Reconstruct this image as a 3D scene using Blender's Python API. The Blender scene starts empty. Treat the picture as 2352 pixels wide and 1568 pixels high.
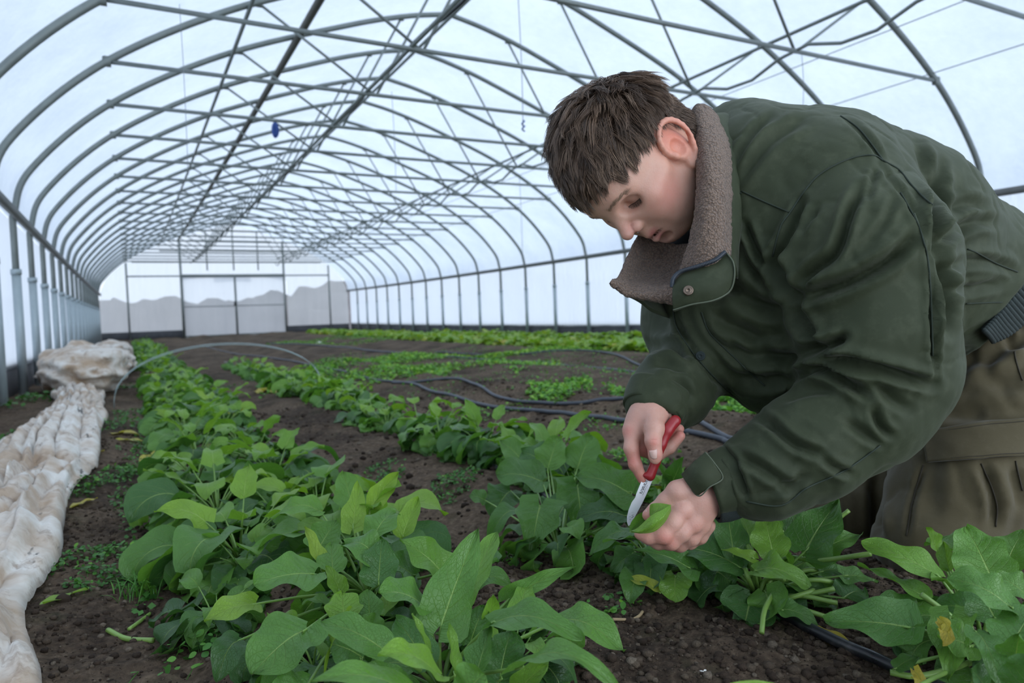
import bpy, math, random
import numpy as np
from mathutils import Vector, Matrix
RNG = np.random.default_rng(7)
random.seed(7)
SC = bpy.context.scene
COL = SC.collection
# ------------------------------------------------------------------ camera
W, H, FPX = 2352.0, 1568.0, 1600.0
CAMZ = 0.45
YAW, PITCH, ROLL = math.radians(28.7), math.radians(2.04), math.radians(2.29)
_cF = np.array([math.sin(YAW)*math.cos(PITCH), math.cos(YAW)*math.cos(PITCH), -math.sin(PITCH)])
_r0 = np.array([math.cos(YAW), -math.sin(YAW), 0.0])
_u0 = np.cross(_r0, _cF)
_cR = math.cos(ROLL)*_r0 - math.sin(ROLL)*_u0
_cU = math.sin(ROLL)*_r0 + math.cos(ROLL)*_u0
CAM = np.array([0.0, 0.0, CAMZ])
VB = np.stack([_cR, _cU, -_cF])          # rows: camera axes x right, y up, z back

def P(px, py, d):
    """world point seen at a pixel of the 2352x1568 frame, d metres in front of the lens plane"""
    return CAM + _cF*d + _cR*((px-W/2)/FPX*d) - _cU*((py-H/2)/FPX*d)
def proj(v):
    q = (np.asarray(v) - CAM) @ VB.T
    d = -q[..., 2]
    return np.stack([q[..., 0]/d*FPX+W/2, H/2-q[..., 1]/d*FPX, d], -1)
def V2W(v):
    """camera-axes direction -> world direction"""
    return v[0]*_cR + v[1]*_cU - v[2]*_cF
cam_d = bpy.data.cameras.new('camera'); cam = bpy.data.objects.new('camera', cam_d); COL.objects.link(cam)
cam_d.sensor_width = 36.0; cam_d.lens = 36.0*FPX/W; cam_d.clip_start = 0.02; cam_d.clip_end = 500
cam.matrix_world = Matrix(((_cR[0], _cU[0], -_cF[0], 0), (_cR[1], _cU[1], -_cF[1], 0), (_cR[2], _cU[2], -_cF[2], CAMZ), (0, 0, 0, 1)))
cam_d.dof.use_dof = True; cam_d.dof.focus_distance = 0.94; cam_d.dof.aperture_fstop = 5.8
SC.camera = cam
# ------------------------------------------------------------------ noise
def _hash(ix, iy, iz, s):
    n = (ix.astype(np.int64)*374761393 + iy.astype(np.int64)*668265263 + iz.astype(np.int64)*2147483647 + s*1274126177) & 0xffffffff
    n = ((n ^ (n >> 13))*1274126177) & 0xffffffff
    n = ((n ^ (n >> 16))*2246822519) & 0xffffffff
    return ((n ^ (n >> 15)) & 0xffffff)/float(0xffffff)
def vn(x, y, z=0.0, s=0):
    x, y, z = np.broadcast_arrays(np.asarray(x, float), np.asarray(y, float), np.asarray(z, float))
    ix, iy, iz = np.floor(x), np.floor(y), np.floor(z)
    fx, fy, fz = x-ix, y-iy, z-iz
    fx, fy, fz = [f*f*(3-2*f) for f in (fx, fy, fz)]
    r = 0
    for a in (0, 1):
        for b in (0, 1):
            for c in ((0, 1) if np.any(fz) else (0,)):
                w = (fx if a else 1-fx)*(fy if b else 1-fy)*(fz if c else 1-fz)
                r = r + w*_hash(ix+a, iy+b, iz+c, s)
    return r*2-1
def fbm(x, y, z=0.0, o=4, s=0, g=0.5):
    r = 0; a = 1.0; f = 1.0
    for k in range(o):
        r = r + a*vn(np.asarray(x)*f+k*17.3, np.asarray(y)*f+k*5.1, np.asarray(z)*f, s+k); a *= g; f *= 2.03
    return r
def worley(x, y, s=0):
    ix, iy = np.floor(x), np.floor(y); best = np.full(np.shape(x), 9.0)
    for a in (-1, 0, 1):
        for b in (-1, 0, 1):
            cx, cy = ix+a, iy+b; z = np.zeros_like(cx)
            px = cx+_hash(cx, cy, z, s+1); py = cy+_hash(cx, cy, z, s+2)
            best = np.minimum(best, (px-x)**2+(py-y)**2)
    return np.sqrt(best)
def unit(a): return np.asarray(a, float)/(np.linalg.norm(a)+1e-12)
# ------------------------------------------------------------------ mesh helpers
def sst(a, b, x):
    t = np.clip((x-a)/(b-a), 0, 1); return t*t*(3-2*t)
def link(name, me, mat=None, parent=None, smooth=True, **pr):
    o = bpy.data.objects.new(name, me); COL.objects.link(o)
    if mat is not None and not len(me.materials): me.materials.append(mat)
    if parent is not None: o.parent = parent
    if smooth and len(me.polygons): me.polygons.foreach_set('use_smooth', [True]*len(me.polygons))
    for k, v in pr.items(): o[k] = v
    return o
def mesh(v, f, uv=None, attr=None, name='mesh'):
    """v Nx3, f array MxK (or list of such arrays)"""
    v = np.asarray(v, np.float32)
    fl = f if isinstance(f, list) else [f]
    fl = [np.asarray(a, np.int32) for a in fl if len(a)]
    me = bpy.data.meshes.new(name)
    me.vertices.add(len(v)); me.vertices.foreach_set('co', v.ravel())
    loops = np.concatenate([a.ravel() for a in fl]); tot = np.concatenate([np.full(len(a), a.shape[1]) for a in fl])
    me.loops.add(len(loops)); me.loops.foreach_set('vertex_index', loops.astype(np.int32))
    me.polygons.add(len(tot)); st = np.concatenate([[0], np.cumsum(tot)[:-1]])
    me.polygons.foreach_set('loop_start', st.astype(np.int32)); me.polygons.foreach_set('loop_total', tot.astype(np.int32))
    if uv is not None:
        l = me.uv_layers.new(name='UVMap'); l.data.foreach_set('uv', np.asarray(uv, np.float32)[loops].ravel())
    if attr is not None:
        for k, a in attr.items():
            a = np.asarray(a, np.float32)
            if a.ndim == 1:
                t = me.attributes.new(k, 'FLOAT', 'POINT'); t.data.foreach_set('value', a)
            else:
                t = me.attributes.new(k, 'FLOAT_COLOR', 'POINT'); t.data.foreach_set('color', np.c_[a, np.ones(len(a))].astype(np.float32).ravel())
    me.update(); me.validate()
    return me
class MB:
    """collects shapes that belong to ONE object"""
    def __init__(s): s.v = []; s.f = {}; s.n = 0; s.uv = []; s.at = []
    def add(s, v, f, uv=None, at=None):
        v = np.asarray(v, float); f = f if isinstance(f, list) else [f]
        for a in f:
            a = np.asarray(a, np.int64)
            if len(a): s.f.setdefault(a.shape[1], []).append(a+s.n)
        s.v.append(v); s.n += len(v)
        s.uv.append(np.zeros((len(v), 2)) if uv is None else uv); s.at.append(np.zeros(len(v)) if at is None else np.broadcast_to(at, (len(v),)))
        return s
    def build(s, name, mat=None, parent=None, smooth=True, **pr):
        me = mesh(np.concatenate(s.v), [np.concatenate(a) for a in s.f.values()], np.concatenate(s.uv), {'rnd': np.concatenate(s.at)}, name)
        return link(name, me, mat, parent, smooth, **pr)
def grid_faces(n, m, wrap=False, flip=False):
    i = np.arange(n-1)[:, None]; j = np.arange(m if wrap else m-1)[None, :]; j2 = (j+1) % m
    q = np.stack([i*m+j, i*m+j2, (i+1)*m+j2, (i+1)*m+j], -1).reshape(-1, 4)
    return q[:, ::-1] if flip else q
def catmull(p, n, closed=False):
    p = np.asarray(p, float)
    q = np.concatenate([[2*p[0]-p[1]], p, [2*p[-1]-p[-2]]]) if not closed else np.concatenate([[p[-1]], p, p[:2]])
    segs = len(q)-3; t = np.linspace(0, segs, n, endpoint=not closed); k = np.minimum(t.astype(int), segs-1); u = (t-k)[:, None]
    a, b, c, d = q[k], q[k+1], q[k+2], q[k+3]
    return .5*(2*b+(c-a)*u+(2*a-5*b+4*c-d)*u*u+(3*b-a-3*c+d)*u**3)
def frames(p):
    t = np.gradient(p, axis=0); t /= np.linalg.norm(t, axis=1)[:, None]+1e-12
    n = np.cross(t[0], [0, 0, 1.0])
    if np.linalg.norm(n) < 1e-3: n = np.cross(t[0], [1.0, 0, 0])
    N = [n/np.linalg.norm(n)]
    for k in range(1, len(p)):
        m = N[-1]-t[k]*np.dot(N[-1], t[k]); l = np.linalg.norm(m)
        N.append(m/l if l > 1e-6 else N[-1])
    N = np.array(N); return t, N, np.cross(t, N)
def tube(p, r, n=8, cap=True, flat=1.0):
    p = np.asarray(p, float); r = np.broadcast_to(np.asarray(r, float), (len(p),))
    t, N, B = frames(p); a = np.arange(n)/n*2*math.pi
    v = (p[:, None]+r[:, None, None]*(N[:, None]*np.cos(a)[None, :, None]+B[:, None]*np.sin(a)[None, :, None]*flat)).reshape(-1, 3)
    f = [grid_faces(len(p), n, True)]
    if cap:
        v = np.concatenate([v, [p[0], p[-1]]]); i = np.arange(n); j = (i+1) % n; b = (len(p)-1)*n
        f.append(np.stack([j, i, np.full(n, len(v)-2)], -1)); f.append(np.stack([b+i, b+j, np.full(n, len(v)-1)], -1))
    return v, f
def box(c, s, rz=0.0, bev=0.0):
    c = np.asarray(c, float); h = np.asarray(s, float)/2
    v = np.array([[x, y, z] for x in (-1, 1) for y in (-1, 1) for z in (-1, 1)], float)*h
    f = np.array([[0, 1, 3, 2], [4, 6, 7, 5], [0, 4, 5, 1], [2, 3, 7, 6], [0, 2, 6, 4], [1, 5, 7, 3]])
    if rz:
        cs, sn = math.cos(rz), math.sin(rz); v = v @ np.array([[cs, sn, 0], [-sn, cs, 0], [0, 0, 1]])
    return v+c, f
def empty(name, loc=(0, 0, 0), rz=0, **pr):
    o = bpy.data.objects.new(name, None); o.empty_display_size = .05; COL.objects.link(o); o.location = loc; o.rotation_euler = (0, 0, rz)
    for k, v in pr.items(): o[k] = v
    return o
def copy_tree(o, parent=None):
    c = o.copy(); COL.objects.link(c); c.parent = parent
    for ch in list(o.children): copy_tree(ch, c)
    return c
ORD = ['first', 'second', 'third', 'fourth', 'fifth', 'sixth', 'seventh', 'eighth', 'ninth', 'tenth', 'eleventh', 'twelfth', 'thirteenth', 'fourteenth', 'fifteenth', 'sixteenth', 'seventeenth', 'eighteenth', 'nineteenth', 'twentieth', 'twenty-first', 'twenty-second', 'twenty-third', 'twenty-fourth', 'twenty-fifth', 'twenty-sixth', 'twenty-seventh', 'twenty-eighth', 'twenty-ninth', 'thirtieth'] + ['%s-%s' % (a, b) for a in ('thirty', 'forty', 'fifty', 'sixty', 'seventy', 'eighty', 'ninety') for b in ('first', 'second', 'third', 'fourth', 'fifth', 'sixth', 'seventh', 'eighth', 'ninth')]
# ------------------------------------------------------------------ materials
class NT:
    def __init__(s, name):
        s.m = bpy.data.materials.new(name); s.m.use_nodes = True; s.t = s.m.node_tree; s.t.nodes.clear()
        s.out = s.t.nodes.new('ShaderNodeOutputMaterial')
    def n(s, typ, _props=None, **ins):
        nd = s.t.nodes.new('ShaderNode'+typ)
        for k, v in (_props or {}).items(): setattr(nd, k, v)
        for k, v in ins.items():
            key = k.replace('_', ' ')
            sock = nd.inputs[int(k[1:])] if (k[0] == 'i' and k[1:].isdigit()) else nd.inputs[key]
            if isinstance(v, bpy.types.NodeSocket): s.t.links.new(v, sock)
            elif isinstance(v, bpy.types.Node): s.t.links.new(v.outputs[0], sock)
            else:
                if hasattr(sock.default_value, '__len__') and len(sock.default_value) == 4 and len(v) == 3: v = (*v, 1)
                sock.default_value = v
        return nd
    def noise(s, co, scale, detail=4, rough=.55, dist=0):
        return s.n('TexNoise', Vector=co, Scale=scale, Detail=detail, Roughness=rough, Distortion=dist).outputs['Fac']
    def ramp(s, fac, stops, interp='LINEAR'):
        nd = s.n('ValToRGB', Fac=fac); cr = nd.color_ramp; cr.interpolation = interp
        while len(cr.elements) < len(stops): cr.elements.new(.5)
        for e, (p, c) in zip(cr.elements, stops): e.position = p; e.color = (*c, 1) if hasattr(c, '__len__') else (c, c, c, 1)
        return nd.outputs['Color']
    def math(s, op, a, b=0.0, c=0.0, clamp=False):
        nd = s.n('Math', {'operation': op, 'use_clamp': clamp}, i0=a, i1=b, i2=c); return nd.outputs[0]
    def mix(s, fac, a, b, bt='MIX'):
        nd = s.t.nodes.new('ShaderNodeMix'); nd.data_type = 'RGBA'; nd.blend_type = bt
        for sock, v in ((nd.inputs[0], fac), (nd.inputs[6], a), (nd.inputs[7], b)):
            if isinstance(v, bpy.types.NodeSocket): s.t.links.new(v, sock)
            elif hasattr(v, '__len__'): sock.default_value = (*v, 1) if len(v) == 3 else v
            else: sock.default_value = v
        return nd.outputs[2]
    def bump(s, h, strength=.5, dist=.01, normal=None):
        nd = s.n('Bump', Height=h, Strength=strength, Distance=dist)
        if normal is not None: s.t.links.new(normal, nd.inputs['Normal'])
        return nd.outputs[0]
    def obj(s): return s.n('TexCoord').outputs['Object']
    def geo(s): return s.n('NewGeometry').outputs['Position']
    def uv(s): return s.n('TexCoord').outputs['UV']
    def attr(s, nm): return s.n('Attribute', {'attribute_name': nm})
    def pbr(s, **k):
        b = s.n('BsdfPrincipled', **k); s.t.links.new(b.outputs[0], s.out.inputs[0]); return b
    def finish(s, sh): s.t.links.new(sh, s.out.inputs[0]); return s.m
def simple(name, col, rough=.6, metal=0.0, noise=.15, scale=30, bump=0.0, bscale=200, bdist=.002, **k):
    t = NT(name); co = t.obj(); f = t.noise(co, scale)
    c = t.mix(f, tuple(x*(1-noise) for x in col), tuple(min(1, x*(1+noise)) for x in col))
    kw = dict(Base_Color=c, Roughness=rough, Metallic=metal); kw.update(k)
    if bump: kw['Normal'] = t.bump(t.noise(co, bscale), bump, bdist)
    t.pbr(**kw); return t.m
# ================================================================== world, light
wd = bpy.data.worlds.new('overcast'); SC.world = wd; wd.use_nodes = True
wt = wd.node_tree; wt.nodes.clear()
_tc = wt.nodes.new('ShaderNodeTexCoord'); _sx = wt.nodes.new('ShaderNodeSeparateXYZ'); wt.links.new(_tc.outputs['Generated'], _sx.inputs[0])
_cr = wt.nodes.new('ShaderNodeValToRGB'); wt.links.new(_sx.outputs['Z'], _cr.inputs[0])
_cr.color_ramp.elements[0].position = 0.0; _cr.color_ramp.elements[0].color = (.72, .81, .93, 1)
_cr.color_ramp.elements[1].position = 0.75; _cr.color_ramp.elements[1].color = (.86, .94, 1.0, 1)
_bg = wt.nodes.new('ShaderNodeBackground'); _bg.inputs[1].default_value = 1.0; wt.links.new(_cr.outputs[0], _bg.inputs[0])
_dp = wt.nodes.new('ShaderNodeVectorMath'); _dp.operation = 'DOT_PRODUCT'; wt.links.new(_tc.outputs['Generated'], _dp.inputs[0]); _dp.inputs[1].default_value = (.10, -.84, .53)
_mr = wt.nodes.new('ShaderNodeMapRange'); _mr.interpolation_type = 'SMOOTHSTEP'; wt.links.new(_dp.outputs['Value'], _mr.inputs[0])
for _i, _v in ((1, .30), (2, 1.0), (3, 1.15), (4, 3.3)): _mr.inputs[_i].default_value = _v
wt.links.new(_mr.outputs[0], _bg.inputs[1])
_wo = wt.nodes.new('ShaderNodeOutputWorld'); wt.links.new(_bg.outputs[0], _wo.inputs[0])
SC.view_settings.view_transform = 'Standard'; SC.view_settings.look = 'None'; SC.view_settings.gamma = 1.0; SC.view_settings.use_curve_mapping = False
SC.view_settings.exposure = 0.38
cy = SC.cycles; cy.max_bounces = 8; cy.diffuse_bounces = 3; cy.glossy_bounces = 2; cy.transmission_bounces = 4; cy.transparent_max_bounces = 8
cy.use_denoising = True; cy.use_adaptive_sampling = True; cy.adaptive_threshold = 0.03; cy.caustics_reflective = False; cy.caustics_refractive = False
# ================================================================== tunnel
XL, XR, YB, Y0 = -0.72, 6.56, 23.45, -1.0
XC = .5*(XL+XR)
def rise(y): return .22*np.clip(np.asarray(y, float)/23.4, 0, 1.3)**2
AP = [(XL, 1.32), (XL+.13, 1.68), (XL+.68, 2.23), (XL+1.55, 2.74), (XL+2.6, 3.15), (XC-.45, 3.335)]
AP = AP+[(XC, 3.43)]+[(2*XC-x, z) for x, z in AP[::-1]]
_arc = np.concatenate([catmull(AP[:7], 60), catmull(AP[6:], 60)[1:]])
def arcz(x): return float(np.interp(x, _arc[:, 0], _arc[:, 1]))
M_steel = simple('galvanised_steel', (.20, .225, .215), .5, .35, .3, 9)
M_post = simple('post_steel', (.36, .42, .44), .45, .45, .15, 14)
M_dark = simple('dark_pipe', (.09, .09, .075), .6, .2, .5, 6)
def film(name, tr, tint, streak, bump=.25, sc=(1, 1, 1), dirt=(.62, .66, .74)):
    t = NT(name); mp = t.n('Mapping', Vector=t.obj(), Scale=sc).outputs[0]
    n1 = t.noise(mp, 1.3, 5, .6, .4); n2 = t.noise(mp, 14, 4, .6)
    f = t.math('ADD', t.math('MULTIPLY', n1, .7), t.math('MULTIPLY', n2, .3))
    c = t.mix(t.math('MULTIPLY', t.ramp(f, [(.38, 0), (.68, 1)]), streak), tint, dirt)
    nb = t.bump(n2, bump, .03)
    a = t.n('BsdfTranslucent', Color=c, Normal=nb); d = t.n('BsdfDiffuse', Color=c, Normal=nb)
    m1 = t.n('MixShader', i0=.12, i1=a.outputs[0], i2=d.outputs[0])
    g = t.n('BsdfGlossy', Color=(.8, .85, .9), Roughness=.45); m2 = t.n('MixShader', i0=.04, i1=m1.outputs[0], i2=g.outputs[0])
    q = t.n('BsdfTransparent', Color=(.92, .95, 1)); m3 = t.n('MixShader', i0=tr, i1=m2.outputs[0], i2=q.outputs[0])
    return t.finish(m3.outputs[0])
M_film = film('poly_film_roof', .05, (.49, .545, .62), .6, dirt=(.36, .415, .51))
M_side = film('poly_film_side', .03, (.58, .62, .685), .75, .6, (1, 1, .35), (.54, .58, .65))
M_gable = film('poly_sheet_gable', .50, (.92, .95, 1.0), .4, .2, (3, 1, .3))
def film_sheet(prof, off, name, mat):
    ys = np.arange(Y0-2.0, YB+.26, .25); prof = np.asarray(prof)
    t = np.gradient(prof, axis=0); nn = np.stack([-t[:, 1], t[:, 0]], -1); nn /= np.linalg.norm(nn, axis=1)[:, None]
    v = []
    for y in ys:
        sag = .5-.5*math.cos(2*math.pi*(y-.35))
        q = prof+nn*(off-.012*sag)
        v.append(np.c_[q[:, 0], np.full(len(q), y), q[:, 1]+rise(y)])
    v = np.concatenate(v); return link(name, mesh(v, grid_faces(len(ys), len(prof))), mat, kind='structure')
film_sheet(_arc, .035, 'ceiling', M_film)
def side(x, name):
    zs = np.linspace(.2, 1.34, 12); ys = np.arange(Y0-2.0, YB+.01, .125)
    Yg, Zg = np.meshgrid(ys, zs, indexing='ij')
    s = 1 if x > XC else -1
    X = x+s*(.045+.008*fbm(Yg*3, Zg*2, s=3)); v = np.stack([X, Yg, Zg+rise(Yg)], -1).reshape(-1, 3)
    return link(name, mesh(v, grid_faces(len(ys), len(zs), flip=s > 0)), M_side, kind='structure')
side(XL, 'wall_left'); side(XR, 'wall_right')
M_board = simple('weathered_dark_board', (.055, .055, .06), .8, 0, .5, 5, .4, 60)
def board(name, x0, y0, x1, y1, z0, z1, mat, th=.03, n=40):
    ts = np.linspace(0, 1, n); mb = MB(); xs = x0+(x1-x0)*ts; ys = y0+(y1-y0)*ts
    d = np.array([x1-x0, y1-y0]); d = d/np.linalg.norm(d); nx, ny = -d[1]*th/2, d[0]*th/2; r = rise(ys)
    v = np.stack([np.c_[xs+nx, ys+ny, z0+r], np.c_[xs+nx, ys+ny, z1+r], np.c_[xs-nx, ys-ny, z1+r], np.c_[xs-nx, ys-ny, z0+r]], 1).reshape(-1, 3)
    mb.add(v, [grid_faces(n, 4, True), np.array([[0, 1, 2, 3], [4*n-1, 4*n-2, 4*n-3, 4*n-4]])])
    return mb.build(name, mat, smooth=False, kind='structure')
board('baseboard_left', XL-.07, Y0-2, XL-.07, YB, -.12, .235, M_board)
board('baseboard_right', XR+.07, Y0-2, XR+.07, YB, -.12, .235, M_board)
board('baseboard_back', XL, YB+.03, 1.43, YB+.03, -.12, .22, M_board)
board('baseboard_back.001', 4.5, YB+.03, XR, YB+.03, -.12, .22, M_board)
M_hip = simple('hip_board_grey', (.15, .155, .15), .7, .1, .3, 8)
board('trim_1', XL+.035, Y0-2, XL+.035, YB, 1.30, 1.36, M_hip, .035)
board('trim_2', XR-.035, Y0-2, XR-.035, YB, 1.30, 1.36, M_hip, .035)
# --- purlins and lines along the tunnel
def along(name, x, z, r, mat, label, cat='pipe', sag=0.0, group=None, ph=0.0, step=.25, y0=Y0-1.5, sw=0.0):
    ys = np.arange(y0, YB-.02, step); zz = z+rise(ys)-sag*np.abs(np.sin(math.pi*(ys-.35+ph)))**1.2
    xx = x+sw*np.sin(ys*2.3)+sw*.6*np.sin(ys*5.1+1)
    p = np.c_[xx, ys, zz]; mb = MB(); mb.add(*tube(p, r, 8))
    o = mb.build(name, mat, label=label, category=cat)
    if group: o['group'] = group
    return o
along('purlin', 1.42, arcz(1.42)-.045, .032, M_dark, 'thick dark purlin running the length of the roof left of the ridge')
along('purlin', XC, 3.43-.035, .017, M_steel, 'thin steel ridge purlin at the peak of the arched roof')
along('purlin', .88, arcz(.88)-.03, .016, M_steel, 'thin steel purlin under the roof arch above the spinach rows, nearest the left wall')
along('truss_purlin', 1.72, 2.24, .014, M_steel, 'straight steel pipe along the left strut joints of the roof trusses')
along('truss_purlin', 4.20, 2.36, .013, M_steel, 'straight steel pipe above the right strut joints of the roof trusses')
M_black = simple('black_cable', (.015, .018, .022), .45, 0, .2, 20)
along('power_cable', 1.80, 2.33, .011, M_black, 'black cable hanging along the left strut joints of the trusses', 'cable', .03, sw=.012)
along('irrigation_hose', 4.20, 2.27, .012, M_steel, 'dark hose sagging from truss to truss along the right joints', 'hose', .13)
along('overhead_rope', 5.80, arcz(5.80)-.012, .004, M_steel, 'thin rope along the right curve of the roof film, the lower of two', 'rope')
along('overhead_rope', 5.33, arcz(5.33)-.012, .004, M_steel, 'thin rope along the right curve of the roof film, the upper of two', 'rope')
# --- arches with their trusses
def arch_parts():
    d = {}
    m = MB(); p = np.c_[_arc[:, 0], np.zeros(len(_arc)), _arc[:, 1]]; p = np.concatenate([[[XL, 0, .75]], p, [[XR, 0, .75]]]); m.add(*tube(p, .0235, 10)); d['arch_pipe'] = [m]
    L = []
    for x in (XL, XR):
        m = MB(); m.add(*tube(np.array([[x, 0, -.1], [x, 0, .5], [x, 0, .93]]), .031, 12)); m.add(*tube(np.array([[x, 0, .895], [x, 0, .935]]), .036, 12)); L.append(m)
    d['post'] = L
    m = MB(); z = 2.22; m.add(*tube(np.array([[XL+.68, 0, z+.01], [XC, 0, z-.0], [XR-.68, 0, z+.01]]), .0155, 8))
    for x in (XL+.68, XR-.68): m.add(*box((x, 0, z+.01), (.05, .04, .06)))
    d['tie_bar'] = [m]
    S = []
    for x0, x1 in ((1.80, 2.42), (1.80, .95), (4.20, 3.57), (4.20, 5.0)):
        m = MB(); m.add(*tube(np.array([[x0, .01, z], [x1, .01, arcz(x1)-.01]]), .0105, 8)); m.add(*box((x1, .01, arcz(x1)-.005), (.045, .03, .05))); S.append(m)
    d['strut'] = S
    return d
_ap = arch_parts(); arch0 = empty('truss_arch', (0, 2.35, float(rise(2.35))))
for k, L in _ap.items():
    for m in L: m.build(k, M_post if k == 'post' else M_steel, arch0)
NA = 21
for i in range(NA):
    a = arch0 if i == 0 else copy_tree(arch0)
    a.location = (0, 2.35+i, float(rise(2.35+i)))
    a['category'] = 'arch'; a['group'] = 'steel truss arches of the tunnel'
    a['label'] = ('nearest steel pipe arch with tie bar and posts, upper right corner' if i == 0 else '%s steel truss arch of the tunnel counted from the camera' % ORD[i] if i < NA-1 else 'last steel truss arch, standing just before the end wall')
# --- end wall
def gz(x): return arcz(x)+.03
xs = np.linspace(XL, XR, 41); zs = np.linspace(0, 1, 14); v = []
for x in xs:
    for t in zs: v.append((x, YB+.03+.004*math.sin(x*7), .2+(gz(x)-.2)*t+float(rise(YB))))
v = np.array(v); _gf = grid_faces(len(xs), len(zs))
_cx = v[_gf].mean(1)
_gf = _gf[~((_cx[:, 0] > 1.45) & (_cx[:, 0] < 4.48) & (_cx[:, 2] < 2.0))]
link('wall_back', mesh(v, _gf), M_gable, kind='structure')
rb = float(rise(YB))
def bar(name, a, b, r, mat=M_steel, **k):
    m = MB(); m.add(*tube(np.array([a, b], float), r, 8)); return m.build(name, mat, **k)
n_trim = [3]
def trim(a, b, r, mat=M_steel):
    bar('trim_%d' % n_trim[0], a, b, r, mat, kind='structure'); n_trim[0] += 1
for x in (0.0, 1.45, 4.48, 5.93): trim((x, YB-.02, 0), (x, YB-.02, gz(x)+rb-.03), .035 if 1 < x < 5 else .028)
for x in (2.2, 2.97, 3.7): trim((x, YB-.02, 2.03+rb), (x, YB-.02, gz(x)+rb-.03), .02)
trim((0, YB-.04, 1.86+rb), (5.93, YB-.04, 1.86+rb), .022)
trim((1.45, YB-.06, 1.86+rb), (4.48, YB-.06, 1.86+rb), .05)
for z, x in ((2.28, .15), (2.62, .9), (2.95, 1.7)): trim((x, YB-.03, z+rb), (2*XC-x, YB-.03, z+rb), .017)
M_door = film('poly_sheet_door', .46, (.80, .84, .90), .5, .2, (3, 1, .3))
for i, (x0, x1) in enumerate(((1.47, 2.96), (2.98, 4.46))):
    dr = empty('door_%d' % (i+1), ((x0+x1)/2, YB-.1, rb), kind='structure'); cx = (x0+x1)/2; w = (x1-x0)/2
    xx = np.linspace(-w, w, 10); zz = np.linspace(-.02, 1.84, 14); g = np.array([(a, 0, b) for a in xx for b in zz])
    link('door_panel', mesh(g, grid_faces(10, 14)), M_door, dr)
    m = MB()
    for a, b in (((-w, 0, -.02), (-w, 0, 1.85)), ((w, 0, -.02), (w, 0, 1.85)), ((-w, 0, 1.84), (w, 0, 1.84)), ((-w, 0, .92), (w, 0, .92)), ((-w, 0, .02), (w, 0, .02))):
        m.add(*tube(np.array([a, b]), .022 if a[2] != .92 else .012, 8))
    m.build('door_frame', M_steel, dr)
    if i == 0:
        m = MB(); m.add(*box((w-.02, -.04, .98), (.06, .05, .12))); m.add(*tube(np.array([[w-.02, -.05, .9], [w-.02, -.1, .92], [w-.02, -.1, 1.04], [w-.02, -.05, 1.06]]), .01, 6)); m.build('door_latch', M_black, dr)
# --- country outside the end wall
M_out = simple('outdoor_ground', (.16, .15, .12), .9, 0, .4, .3)
link('floor_outside', mesh(np.array([[-120, YB+.6, -.1], [120, YB+.6, -.1], [120, 220, -.5], [-120, 220, -.5]]), np.array([[0, 1, 2, 3]])), M_out, kind='structure')
xg = np.linspace(-60, 110, 170); yg = np.linspace(70, 120, 40); X, Y = np.meshgrid(xg, yg, indexing='ij')
hz = 3.4+2.6*sst(0, 55, X)+1.6*fbm(X*.09, Y*.09, s=4)+.9*fbm(X*.5, Y*.4, s=9)
Z = hz*sst(70, 84, Y)-.5
M_tree = simple('bare_winter_woodland', (.085, .078, .085), .95, 0, .5, .4)
o = link('hills', mesh(np.stack([X, Y, Z], -1).reshape(-1, 3), grid_faces(170, 40, flip=True)), M_tree, kind='structure')
# --- strings and small things hanging from the trusses
def hang(name, x, y, z0, z1, label, mat, r=.003, knot=True, sw=.0):
    ts = np.linspace(0, 1, 12); e = empty(name, (x, y, z1), label=label, category='string')
    p = np.c_[sw*np.sin(ts*4), sw*np.cos(ts*5), (z0-z1)*(1-ts)]
    m = MB(); m.add(*tube(p, r, 6)); m.build('cord', mat, e)
    if knot:
        kk = MB(); a = np.linspace(0, 14, 40); kk.add(*tube(np.c_[.012*np.cos(a), .012*np.sin(a), -.0+.1*a/14], .006, 6)); kk.build('knot', M_blue, e)
    return e
M_string = simple('grey_string', (.22, .24, .26), .8)
M_blue = simple('blue_rope', (.02, .07, .28), .55, 0, .3, 60)
def at(px, py, Y=None, X=None):
    a = P(px, py, 1)-CAM
    t = (Y/a[1]) if Y is not None else (X/a[0])
    return CAM+a*t
for px, y0p, y1p, yy, lab in ((1190, -20, 300, 5.35, 'thin string with a blue knot hanging from the roof left of the head'), (900, 210, 440, 8.35, 'short thin string hanging mid-tunnel from a tie bar'), (1842, 115, 250, 3.36, 'thin string hanging behind the green jacket back'), (410, -20, 400, 5.0, 'long thin string near the left roof curve'), (1193, 400, 600, 9.35, 'thin string hanging low behind the hair')):
    a = at(px, y0p, Y=yy); b = at(px+2, y1p, Y=yy); hang('hanging_string', a[0], yy, a[2], b[2], lab, M_string, .0035 if yy > 5 else .002, knot='blue' in lab, sw=.004)
b = at(632, 299, Y=7.33)
e = empty('rope_bundle', tuple(b-np.array([0, 0, .06])), label='small coiled bundle of bright blue rope tied to a tie bar', category='rope')
m = MB()
for k in range(7):
    a = np.linspace(0, 2*math.pi, 20); ph = k*.9
    m.add(*tube(np.c_[(.028+.006*math.sin(k))*np.cos(a)*math.cos(ph), (.02)*np.cos(a)*math.sin(ph)+.003*k-.01, .06+.07*np.sin(a)], .009, 6, cap=False))
m.build('coil', M_blue, e); m = MB(); m.add(*tube(np.array([[0, 0, .1], [.0, 0, .17]]), .006, 6)); m.build('tie', M_blue, e)
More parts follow.
